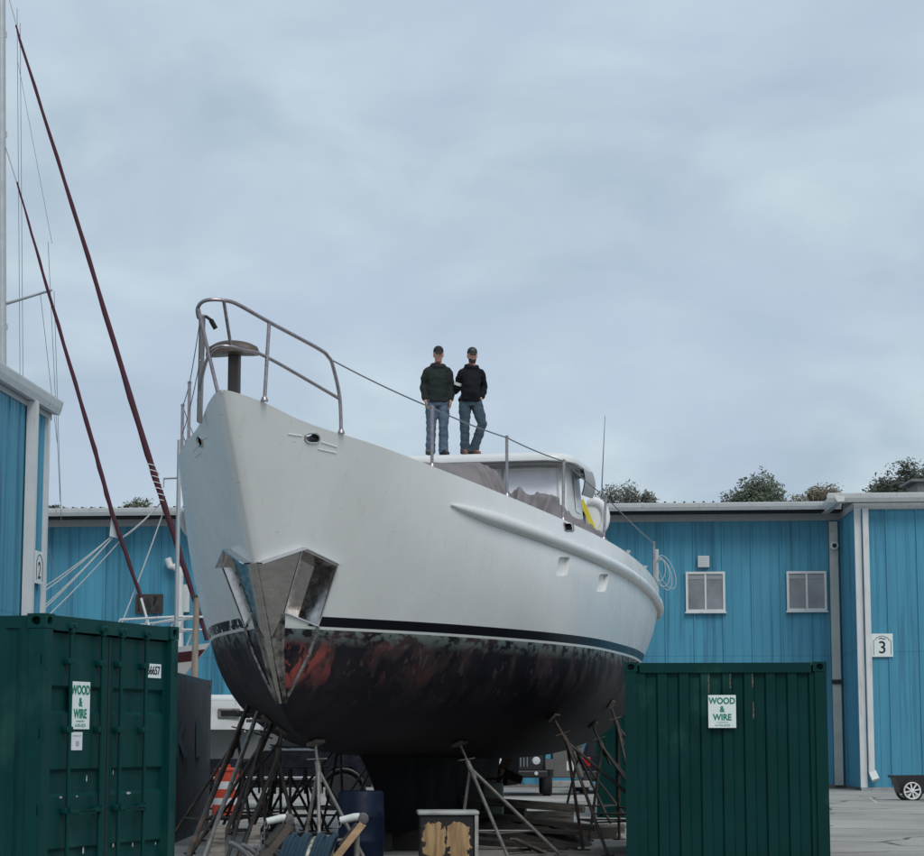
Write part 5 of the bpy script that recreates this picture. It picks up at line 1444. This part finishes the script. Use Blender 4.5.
k = MB(); k.tube([f_top, sl(17, 27, 0)], .012, 6); k.build('halyard', M_wire, sb)
def furl(name, pix, rads):
    P = [sl(x, y, 0) for x, y in pix]; Q = []; r = []
    for i in range(len(P) - 1):
        for j in range(8):
            t = j / 8; Q.append(P[i].lerp(P[i + 1], t) + V((0, .012 * sin(j * 2 + i), 0))); r.append((rads[i] + (rads[i + 1] - rads[i]) * t) * (1 + .10 * sin(j * 2.4 + i * 3)))
    Q.append(P[-1]); r.append(rads[-1])
    m = MB(); m.tube(Q, r, 10); return m.build(name, M_sail, sb, smooth=60)
sail = furl('furled_sail', [(16, 25), (20, 40), (80, 230), (148, 455), (174, 535), (207, 640)], [.02, .034, .052, .078, .074, .05])
hx = MB(); P0, P1 = sl(150.5, 463, 0), sl(163, 501, 0); P = []
for i in range(90):
    t = i / 89; P.append(P0.lerp(P1, t) + V((.085 * cos(t * 40), .085 * sin(t * 40), 0)))
hx.tube(P, .012, 5); hx.build('sheet_wrap', M_rope, sail)
k = MB(); a_, b_, c_ = sl(148.5, 462, 0), sl(158, 474, 0), sl(152, 476, 0); k.add([a_ + V((0, -.09, 0)), b_ + V((0, -.1, 0)), c_ + V((0, -.1, 0)), a_ + V((0, -.08, 0)), b_ + V((0, -.085, 0)), c_ + V((0, -.085, 0))], [(0, 1, 2), (3, 4, 5)]); k.build('clew', M_rope, sail)
stay2 = furl('furled_sail', [(17, 182), (47, 287), (92, 440), (112, 513), (141, 598)], [.022, .040, .056, .056, .045])
k = MB(); k.tube([sl(5, 145, 0), sl(17, 183, 0)], .014, 6); k.build('halyard', M_wire, stay2); k = MB(); k.tube([sl(141, 598, 0), sl(152, 637, 0)], .03, 6); k.build('tack_wire', M_rope, stay2)
k = MB(); P = [sl(110.5, 513, 0), sl(120, 539, 0), sl(108.5, 536, 0)]
for p in P: p.y -= .07
k.add(P + [p + V((0, .02, 0)) for p in P], [(0, 1, 2), (3, 4, 5), (0, 1, 4, 3), (1, 2, 5, 4), (2, 0, 3, 5)]); k.build('clew', M_rope, stay2)
LN = [((108.5, 537), (40, 592)), ((108.5, 537), (38, 589)), ((110, 538), (36, 614)), ((110, 538), (38, 609)), ((122, 536), (160, 501)), ((162, 510), (119, 624)), ((160, 501), (123, 536)), ((112, 626), (178, 617)), ((122, 536), (44, 617))]
for i, (a, b) in enumerate(LN):
    A, B = sl(*a, 0), sl(*b, 0); A.y -= .1; B.y -= .12
    k = MB(); k.tube(sag(A, B, .05, 8), .016, 5); k.build('sheet_line', M_rope, sb)
for i, (a, b) in enumerate([((12, 5), (13.5, 480)), ((15, 20), (15.5, 480)), ((13, 60), (43, 240)), ((43, 240), (50, 500)), ((49, 289), (50, 520)), ((35, 290), (45, 440)), ((24, 480), (62, 640)), ((24, 490), (28, 540))]):
    A, B = sl(*a, 0), sl(*b, 0); A.y -= .25; B.y -= .35 + .05 * i
    k = MB(); k.tube([A, B], .0075 if i != 2 else .006, 5); k.build('shroud', M_wire, sb)
k = MB()
for sg in (-1, 1):
    k.tube([V((.15, 0, zb_ + .62)), V((.7, sg * .38, zb_ + .62)), V((2.0, sg * .85, zb_ + .55)), V((2.3, sg * .95, zb_ - .2))], .03, 8)
    k.tube([V((.2, 0, zb_ + .32)), V((.8, sg * .36, zb_ + .32)), V((2.1, sg * .88, zb_ + .25))], .022, 8)
    for u, v in ((.7, .36), (1.5, .68)): k.tube([V((u - .15, sg * v, zb_ + .6)), V((u + .15, sg * v * .95, zb_ - .12))], .026, 8)
k.build('bow_rail', M_white, sb, smooth=50)
k = MB()
for i in range(9):
    x = 1.0 + .5 * i; k.tube([V((x + .15 * cos(a), -.0 - (.35 + .19 * i) * .92 - .10, zb_ - .38 - .02 * i + .07 * sin(a))) for a in [2 * pi * j / 10 for j in range(10)]], .012, 5, closed=True)
k.build('scroll_ornament', M_rope, sb)
p = pt(195, 640, 49.6)
o = thing('support_pole', 'weathered wooden pole standing beside the maroon sailing yacht', 'pole', (p.x, p.y, 0))
k = MB(); k.tube([V((0.02, 0, 0)), V((-.0, 0, 2.5)), V((.02, 0, 4.72))], [.085, .08, .07], 10); k.build('pole', mat('pole_wood', (.30, .25, .20), .8, var=.3, scale=3, stretch=(4, 4, .6)), o, smooth=60)
k = MB(); k.box((0, 0, 4.74), (.2, .16, .04)); k.build('pole_cap', M_rod, o)

# grey small sailing boat in front of it
gb = pt(298, 752, 46.0)
g = thing('small_sailboat', 'small grey hulled sailboat with white cabin showing under the bow', 'sailboat', (gb.x, gb.y, 0), radians(176))
addmesh('hull', small_hull(9.5, 2.9, 1.72, 2.1, 1.15, .55, 1.0, [mat('toerail', (.62, .63, .62)), mat('grey_topside', (.20, .21, .22), .45, var=.08, scale=2), mat('navy_bottom', (.012, .016, .03), .7, var=.3), mat('navy_bottom', (.012, .016, .03)), M_white], (0, .06, 1)), g)
k = MB(); k.rings([[V((.75 + 5.9 * u, v * w_, z)) for u, v in ((0, -.25), (.16, -.7), (1, -.9), (1, .9), (.16, .7), (0, .25))] for z, w_ in ((1.75, 1.1), (2.38, .95), (2.46, .8))]); cbn = k.build('cabin', M_white, g)
for sg in (-1, 1):
    for x in (3.1, 4.4, 5.7):
        k = MB(); k.box((x, sg * .90, 2.12), (.62, .05, .22), bev=.02); f = k.build('window', M_rodl, cbn); k = MB(); k.box((x, sg * .932, 2.12), (.50, .012, .12)); k.build('pane', M_glass, f)
for sg in (-1, 1):
    k = MB(); k.box((1.35, sg * .60, 2.08), (.46, .05, .20), rot=Matrix.Rotation(sg * .40, 3, 'Z'), bev=.02); f = k.build('window', M_rodl, cbn); k = MB(); k.box((1.34, sg * .632, 2.08), (.34, .012, .11), rot=Matrix.Rotation(sg * .40, 3, 'Z')); k.build('pane', M_glass, f)
k = MB(); k.rings([[V((4.6 + 1.1 * cos(a), .1 * sin(a), z)) for a in [2 * pi * i / 12 for i in range(12)]] for z in (.05, .75)]); k.build('keel', mat('navy_bottom', (.012, .016, .03)), g)
GI = (Matrix.Translation((gb.x, gb.y, 0)) @ Matrix.Rotation(radians(176), 4, 'Z')).inverted()
q = GI @ pt(179.7, 440, 46.2)
k = MB(); k.tube([V((q.x, 0, 2.2)), V((q.x, 0, q.z))], .045, 10); k.build('mast', M_alu, g, smooth=60)
q2 = GI @ pt(179.7, 478, 46.2); k = MB(); k.tube([V((q.x - .05, -.0, q2.z)), V((q.x + .34, -.1, q2.z + .0))], .022, 8); k.tube([V((q.x + .34, -.1, q2.z)), V((q.x + .34, -.1, q2.z - .2))], .015, 6); k.build('spreader', M_alu, g)
k = MB()
for sg in (-1, 1):
    for x in (1.0, 2.2, 3.6, 5.2, 6.8): k.tube([V((x, sg * min(1.3, .35 + x * .33), 1.7)), V((x, sg * min(1.3, .35 + x * .33), 2.35))], .014, 6)
    k.tube([V((.1, 0, 2.3))] + [V((x, sg * min(1.3, .35 + x * .33), 2.35)) for x in (1.0, 2.2, 3.6, 5.2, 6.8)], .010, 6)
k.build('guard_rail', M_rope, g)

# ================================================================== VEHICLES
def wheel(parent, x, y, r, w_, axis='Y', rimm=None, name='wheel'):
    m = MB(); prof = [(r * .6, -w_ / 2), (r * .9, -w_ / 2), (r, -w_ * .36), (r, w_ * .36), (r * .9, w_ / 2), (r * .6, w_ / 2)]
    m.lathe(prof, (x, y, r), 28, axis=axis); o = m.build(name, M_rubber, parent, smooth=40)
    m = MB(); m.lathe([(0, -w_ * .40), (r * .6, -w_ * .42), (r * .6, w_ * .42), (0, w_ * .40)], (x, y, r), 20, axis=axis); m.build('rim', rimm or M_rodl, o, smooth=40)
    return o
M_navy = mat('truck_black', (.010, .012, .018), .25, var=.1, coat=.5)
x0 = pt(386, 780, 50.).x
tk = thing('pickup_truck', 'black pickup truck with bright side trim parked behind the bow', 'pickup', (x0, 50.0, 0))
side = [(-5.4, .55), (-5.4, 1.30), (-3.4, 1.32), (-3.3, 1.92), (-2.9, 1.98), (-1.95, 1.96), (-1.25, 1.36), (-.15, 1.24), (0, 1.1), (.02, .62), (-.45, .52), (-.5, .75), (-.72, .95), (-1.1, .95), (-1.32, .75), (-1.37, .50), (-3.85, .48), (-3.9, .75), (-4.12, .95), (-4.5, .95), (-4.72, .75), (-4.78, .52)]
m = MB(); m.prism(side, -.95, .95); m.box((-2.6, 0, .85), (4.6, 1.3, .7)); body = m.build('body', M_navy, tk)
m = MB(); m.prism([(-3.15, 1.40), (-3.1, 1.86), (-2.35, 1.88), (-2.35, 1.40)], -.962, -.951); m.build('window', M_glass, tk)
m = MB(); m.prism([(-2.27, 1.40), (-2.27, 1.88), (-1.98, 1.87), (-1.45, 1.40)], -.962, -.951); m.build('window', M_glass, tk)
M_chr = mat('chrome_trim', (.55, .57, .58), .25, .8)
m = MB(); m.box((-2.6, -.975, .70), (2.35, .09, .07), bev=.015); m.build('side_step', M_chr, tk)
m = MB(); m.box((-2.9, -.962, 1.325), (4.8, .02, .05)); m.build('belt_trim', mat('belt_trim', (.30, .34, .38), .3, .6), tk)
m = MB(); m.box((-.04, 0, .55), (.2, 1.8, .22), bev=.03); m.build('bumper', M_chr, tk)
for s in (-1, 1):
    m = MB(); m.box((.0, s * .7, .98), (.06, .36, .2), bev=.02); m.build('headlight', mat('lamp_clear', (.55, .57, .58), .15), tk)
for x in (-.91, -4.31):
    for y in (-.82, .82): wheel(tk, x, y, .40, .27, 'Y')
for x in (-1.37, ):
    m = MB(); P = [V((-.91 + .48 * cos(a), -.955, .42 + .48 * sin(a))) for a in [pi * i / 14 for i in range(15)]]; m.tube(P, .035, 6); m.build('fender_flare', M_black, tk, smooth=50)

jx = pt(519, 780, 60.7).x
jp = thing('offroad_car', 'black boxy off road car with round headlights facing the camera', 'car', (jx, 60.7, 0))
M_jb = mat('car_black', (.012, .014, .016), .3, var=.1, coat=.4)
m = MB(); m.prism([(-.72, .62), (-.72, 1.16), (-.62, 1.24), (.62, 1.24), (.72, 1.16), (.72, .62)], 0, 1.35); m.prism([(-.78, .55), (-.78, 1.22), (.78, 1.22), (.78, .55)], 1.35, 3.6); m.prism([(-.74, 1.22), (-.66, 1.80), (.66, 1.80), (.74, 1.22)], 1.55, 3.6)
m.build('body', M_jb, jp)
m = MB(); m.add([V((-.66, 1.545, 1.27)), V((.66, 1.545, 1.27)), V((.60, 1.545, 1.73)), V((-.60, 1.545, 1.73))], [(0, 1, 2, 3)]); m.build('windscreen', M_glass, jp)
gr = MB(); gr.box((0, -.02, .93), (1.30, .05, .46), bev=.03); grl = gr.build('grille', mat('grille_grey', (.02, .021, .023), .4), jp)
for i in range(7):
    m = MB(); m.box((-.27 + .09 * i, -.05, .95), (.045, .012, .30), bev=.004); m.build('slot', mat('slot_grey', (.004, .004, .004), .6), grl)
    if i < 6:
        m = MB(); m.box((-.225 + .09 * i, -.052, .95), (.03, .014, .32), bev=.004); m.build('grille_bar', mat('bar_grey', (.20, .21, .22), .4), grl)
for s in (-1, 1):
    m = MB(); m.lathe([(0, -.10), (.09, -.09), (.115, -.06), (.115, .0), (0, .0)], (s * .47, 0, .95), 20, axis='Y'); m.build('headlight', mat('lamp_clear', (.55, .57, .58), .15), jp, smooth=40)
    m = MB(); m.rings([[V((s * (.72 + .22 * w_), y + .0, z)) for w_, z in ((0, 1.0), (1, 1.0), (1, .94), (0, .94))] for y in (-.05, .95)]); m.rings([[V((s * (.72 + .22 * w_), y, z)) for w_, y, z in ((0, -.05, 1.0), (1, -.05, 1.0), (1, -.05, .94), (0, -.05, .94))], [V((s * (.72 + .22 * w_), y, z)) for w_, y, z in ((0, -.16, .72), (1, -.16, .72), (1, -.10, .70), (0, -.10, .70))]]); m.build('fender', M_black, jp)
    wheel(jp, s * .78, .42, .40, .26, 'X'); wheel(jp, s * .78, 2.9, .40, .26, 'X')
    m = MB(); m.box((s * .92, 1.45, 1.36), (.2, .1, .2), bev=.03); m.build('mirror', M_black, jp)
    m = MB(); m.lathe([(0, -.04), (.05, -.035), (.05, 0), (0, 0)], (s * .46, -.33, .62), 14, axis='Y'); m.build('fog_light', mat('lamp_clear', (.55, .57, .58)), jp)
m = MB(); m.box((0, -.22, .60), (1.56, .22, .20), bev=.04); m.build('bumper', M_black, jp)

tx = pt(568, 770, 62.).x
ut = thing('utility_trailer', 'grey metal box trailer with a white label beside the off road car', 'trailer', (tx, 62.0, 0))
m = MB(); m.box((0, .6, 1.03), (.86, 1.2, 1.12), bev=.03); bx_ = m.build('box', mat('box_grey', (.115, .112, .105), .55, var=.12, scale=3), ut)
m = MB(); m.box((0, .6, 1.62), (.92, 1.26, .06), bev=.02); m.build('lid', mat('box_grey', (.115, .112, .105)), ut)
m = MB(); m.box((.06, -.008, .80), (.20, .012, .26)); m.build('label', mat('label_white', (.55, .55, .53), .6), ut)
m = MB(); m.box((0, .0, .30), (1.2, .12, .18), bev=.02); m.build('bumper', mat('bumper_pale', (.30, .30, .28), .5, var=.2), ut)
for s in (-1, 1):
    wheel(ut, s * .52, .7, .27, .18, 'X')
m = MB(); m.box((0, -.02, 1.36), (.36, .04, .05), bev=.01); m.build('handle', M_black, ut)

sx_ = pt(612, 770, 63.).x
sv = thing('parked_car', 'black car parked tail on with red tail light beside the grey trailer', 'car', (sx_, 63.0, 0))
m = MB(); m.prism([(-.90, .35), (-.92, .95), (-.86, 1.0), (-.68, 1.55), (.68, 1.55), (.86, 1.0), (.92, .95), (.90, .35)], 0, 4.2); m.build('body', M_navy, sv)
m = MB(); m.add([V((-.74, -.004, 1.05)), V((.74, -.004, 1.05)), V((.62, -.004, 1.46)), V((-.62, -.004, 1.46))], [(0, 1, 2, 3)]); m.build('rear_window', M_glass, sv)
m = MB(); m.box((0, -.06, .52), (1.78, .14, .26), bev=.04); m.build('bumper', M_black, sv)
for s in (-1, 1):
    m = MB(); m.box((s * .72, -.02, .90), (.22, .05, .26), bev=.02); m.build('tail_light', mat('tail_red', (.45, .012, .015), .2), sv)
    wheel(sv, s * .78, .8, .34, .22, 'X'); wheel(sv, s * .78, 3.4, .34, .22, 'X')
m = MB(); m.box((0, -.018, .82), (.5, .02, .14)); m.build('number_plate', mat('plate_pale', (.5, .5, .48)), sv)

# hand cart by the number three door
cx_ = pt(909, 790, 57.).x
ct = thing('yard_cart', 'black plastic yard cart with white spoked wheel by the blue wall', 'cart', (cx_, 57.0, 0))
m = MB(); out = [(-.42, .60), (-.30, .16), (.95, .16), (1.15, .62)]
m.prism([(-.47, .625), (-.47, .575), (-.40, .555), (-.28, .17), (.95, .17), (1.12, .57), (1.2, .585), (1.2, .64)], -.36, .36); m.build('tub', mat('tub_black', (.012, .012, .014), .5, var=.2), ct)
for y in (-.42, .42):
    m = MB(); R_ = .245
    m.tube([V((R_ * cos(a), y, R_ + R_ * sin(a))) for a in [2 * pi * i / 32 for i in range(32)]], .028, 8, closed=True); wh = m.build('wheel', M_rubber, ct, smooth=60)
    m = MB(); m.tube([V((.205 * cos(a), y, R_ + .205 * sin(a))) for a in [2 * pi * i / 32 for i in range(32)]], .022, 8, closed=True)
    for i in range(8):
        a = 2 * pi * i / 8 + .2; m.bar((.03 * cos(a), y, R_ + .03 * sin(a)), (.2 * cos(a), y, R_ + .2 * sin(a)), .035, .03, up=(0, 1, 0))
    m.lathe([(0, -.04), (.05, -.035), (.05, .035), (0, .04)], (0, y, R_), 16, axis='Y'); m.build('spoked_rim', mat('rim_white', (.72, .72, .72), .5), wh)
m = MB(); m.tube([V((0, -.42, .245)), V((0, .42, .245))], .015, 8); m.build('axle', M_rod, ct)
m = MB(); m.tube([V((1.1, -.3, .6)), V((1.6, -.3, .9)), V((1.6, .3, .9)), V((1.1, .3, .6))], .018, 8); m.build('handle', M_rod, ct)

# ================================================================== TREES BEHIND THE ROOF
def tree(label, px, ptop, Y, wpx, cols, seed, n=2600, leaf=.16, hole=.35, name='tree', tall=1.25):
    random.seed(seed)
    p = pt(px, ptop, Y); top = p.z; R = wpx / 2 / FPX * Y; cz = top - R * tall
    t = thing(name, label, 'tree', (p.x, Y, 0), 0, 'trees behind the workshop roof')
    k = MB(); k.tube([V((0, 0, 0)), V((.1, 0, cz * .5)), V((0, .1, cz - R * .6))], [.32, .25, .18], 10)
    tips = []
    for i in range(16):
        a = random.uniform(0, 2 * pi); e = random.uniform(.1, 1.2); d = V((cos(a) * cos(e), sin(a) * cos(e), sin(e) * tall))
        b = V((0, .1, cz - R * random.uniform(.3, .9))); q = V((0, 0, cz)) + d * R * random.uniform(.65, .92)
        mid = b.lerp(q, .5) + V((random.uniform(-.2, .2), random.uniform(-.2, .2), .1)); k.tube([b, mid, q], [.09, .05, .012], 6); tips += [q, mid.lerp(q, .5), mid]
        for _ in range(3):
            q2 = q + V((random.uniform(-.5, .5), random.uniform(-.5, .5), random.uniform(-.1, .45))) * R * .45; k.tube([mid.lerp(q, .6), q2], [.03, .008], 5); tips.append(q2)
    k.build('trunk', mat('bark', (.05, .042, .036), .9), t)
    cm = MB(); clumps = []
    for q in tips: clumps.append((q, R * random.uniform(.16, .34)))
    for _ in range(34):
        a = random.uniform(0, 2 * pi); e = random.uniform(-.5, 1.5); clumps.append((V((0, 0, cz)) + V((cos(a) * cos(e), sin(a) * cos(e), sin(e) * tall)) * R * random.uniform(.5, .95), R * random.uniform(.15, .3)))
    for _ in range(int(n * 2.2)):
        c, r = random.choice(clumps)
        d = V((random.gauss(0, 1), random.gauss(0, 1), random.gauss(0, 1))).normalized() * r * random.uniform(.2, 1) ** .6
        q = c + d; u = V((random.gauss(0, 1), random.gauss(0, 1), random.gauss(0, .6))).normalized(); v = u.orthogonal().normalized(); s = leaf * random.uniform(.4, 1.0)
        cm.add([q - u * s, q + v * s * .45, q + u * s, q - v * s * .45], [(0, 1, 2, 3)], random.choice((0, 0, 1, 2)))
    cm.build('crown', [mat('leaf_%s_%d' % (name, i) + str(cols[i]), cols[i], .7) for i in range(3)], t, recalc=False)
G1 = [(.085, .105, .07), (.06, .08, .052), (.12, .14, .09)]
tree('rounded loose green tree rising above the workshop roof between windows', 763, 478, 130, 84, G1, 1, 4600, .15, tall=1.0)
tree('low reddish brown autumn tree beside the rounded green tree', 822, 486, 135, 74, [(.13, .10, .06), (.10, .08, .05), (.15, .12, .07)], 2, 2600, .14, tall=.9)
tree('big dark conifer like tree above the wing roof', 906, 462, 128, 96, [(.055, .065, .045), (.04, .048, .036), (.075, .08, .055)], 3, 4200, .17, tall=1.1)
tree('sparse grey green tree just behind the yacht stern', 614, 487, 132, 66, [(.085, .09, .07), (.065, .07, .058), (.11, .105, .08)], 4, 1500, .13, tall=1.0)
tree('small thin tree over the roof near the stern roof pipe', 641, 493, 134, 42, [(.09, .09, .07), (.07, .07, .06), (.11, .105, .08)], 5, 1000, .12, tall=.9)
tree('pale leafy tree peeping over the roof behind the furled sail', 140, 502, 130, 52, [(.10, .11, .06), (.07, .075, .045), (.13, .13, .08)], 6, 1600, .12, tall=.8)
tree('small dark tree peeping over the roof beside the blue shed', 52, 506, 130, 24, G1, 7, 800, .12, tall=.8)

# ================================================================== SKY, SUN, CAMERA
w = bpy.data.worlds.new('World'); scn.world = w; w.use_nodes = True
nt = w.node_tree; N = nt.nodes; L = nt.links; bg = N['Background']
SUN_EL, SUN_AZ = radians(48), radians(158)      # high, behind the camera's right shoulder
sky = N.new('ShaderNodeTexSky'); sky.sky_type = 'NISHITA'; sky.sun_disc = False
sky.sun_elevation = SUN_EL; sky.sun_rotation = SUN_AZ; sky.air_density = 1.0; sky.dust_density = 2.0
tc = N.new('ShaderNodeTexCoord'); sp = N.new('ShaderNodeSeparateXYZ'); L.new(tc.outputs['Generated'], sp.inputs['Vector'])
def mth(op, a, b):
    x = N.new('ShaderNodeMath'); x.operation = op
    for i, c in enumerate((a, b)):
        if isinstance(c, (int, float)): x.inputs[i].default_value = c
        else: L.new(c, x.inputs[i])
    return x.outputs['Value']
zz = mth('ADD', mth('MAXIMUM', sp.outputs['Z'], 0.), .42)
cx = mth('DIVIDE', sp.outputs['X'], zz); cy = mth('DIVIDE', sp.outputs['Y'], zz)
cmb = N.new('ShaderNodeCombineXYZ'); L.new(cx, cmb.inputs['X']); L.new(cy, cmb.inputs['Y'])
def cloud(sc, seed, det, lac=2.):
    mp = N.new('ShaderNodeMapping'); mp.inputs['Location'].default_value = (seed, seed * .4, seed); L.new(cmb.outputs['Vector'], mp.inputs['Vector'])
    n = N.new('ShaderNodeTexNoise'); n.inputs['Scale'].default_value = sc; n.inputs['Detail'].default_value = det; n.inputs['Roughness'].default_value = .5
    n.inputs['Distortion'].default_value = .35
    L.new(mp.outputs['Vector'], n.inputs['Vector']); return n.outputs['Fac']
def rmp(v, a, b, c, d):
    r = N.new('ShaderNodeMapRange'); r.inputs['From Min'].default_value = a; r.inputs['From Max'].default_value = b
    r.inputs['To Min'].default_value = c; r.inputs['To Max'].default_value = d; L.new(v, r.inputs['Value']); return r.outputs['Result']
ra = N.new('ShaderNodeValToRGB'); L.new(rmp(cloud(5.2, 3.1, 9.), .34, .66, 0, 1), ra.inputs['Fac'])
ra.color_ramp.elements[0].color = (3.85, 4.85, 5.8, 1); ra.color_ramp.elements[1].color = (6.0, 7.05, 7.6, 1)
hue = N.new('ShaderNodeMix'); hue.data_type = 'RGBA'; hue.inputs['B'].default_value = (4.55, 5.45, 6.75, 1)
L.new(rmp(cloud(4.2, 8.7, 5.), .42, .64, 0, .8), hue.inputs['Factor']); L.new(ra.outputs['Color'], hue.inputs['A'])
mx = N.new('ShaderNodeMix'); mx.data_type = 'RGBA'; mx.inputs['Factor'].default_value = .9
L.new(sky.outputs['Color'], mx.inputs['A']); L.new(hue.outputs['Result'], mx.inputs['B'])
L.new(mx.outputs['Result'], bg.inputs['Color']); bg.inputs['Strength'].default_value = .108
sd = bpy.data.lights.new('sun', 'SUN'); sd.energy = 1.5; sd.angle = radians(25); sd.color = (1, .97, .93)
so = bpy.data.objects.new('sun', sd); C.objects.link(so)
dirv = V((sin(SUN_AZ) * cos(SUN_EL), cos(SUN_AZ) * cos(SUN_EL), sin(SUN_EL)))
so.rotation_euler = dirv.to_track_quat('Z', 'Y').to_euler(); so.location = (10, -20, 40)
cd = bpy.data.cameras.new('camera'); cam = bpy.data.objects.new('camera', cd); C.objects.link(cam)
cd.sensor_width = 36; cd.lens = FPX / 924 * 36; cd.clip_end = 3000; cd.clip_start = .1
cam.location = (0, 0, CAM_H); cam.rotation_euler = (pi / 2 + PITCH, 0, 0)
scn.camera = cam
scn.view_settings.view_transform = 'Standard'; scn.view_settings.look = 'None'; scn.view_settings.gamma = 1.0
scn.view_settings.use_curve_mapping = False; scn.view_settings.exposure = 0.0
scn.cycles.use_denoising = True
scn.cycles.max_bounces = 8
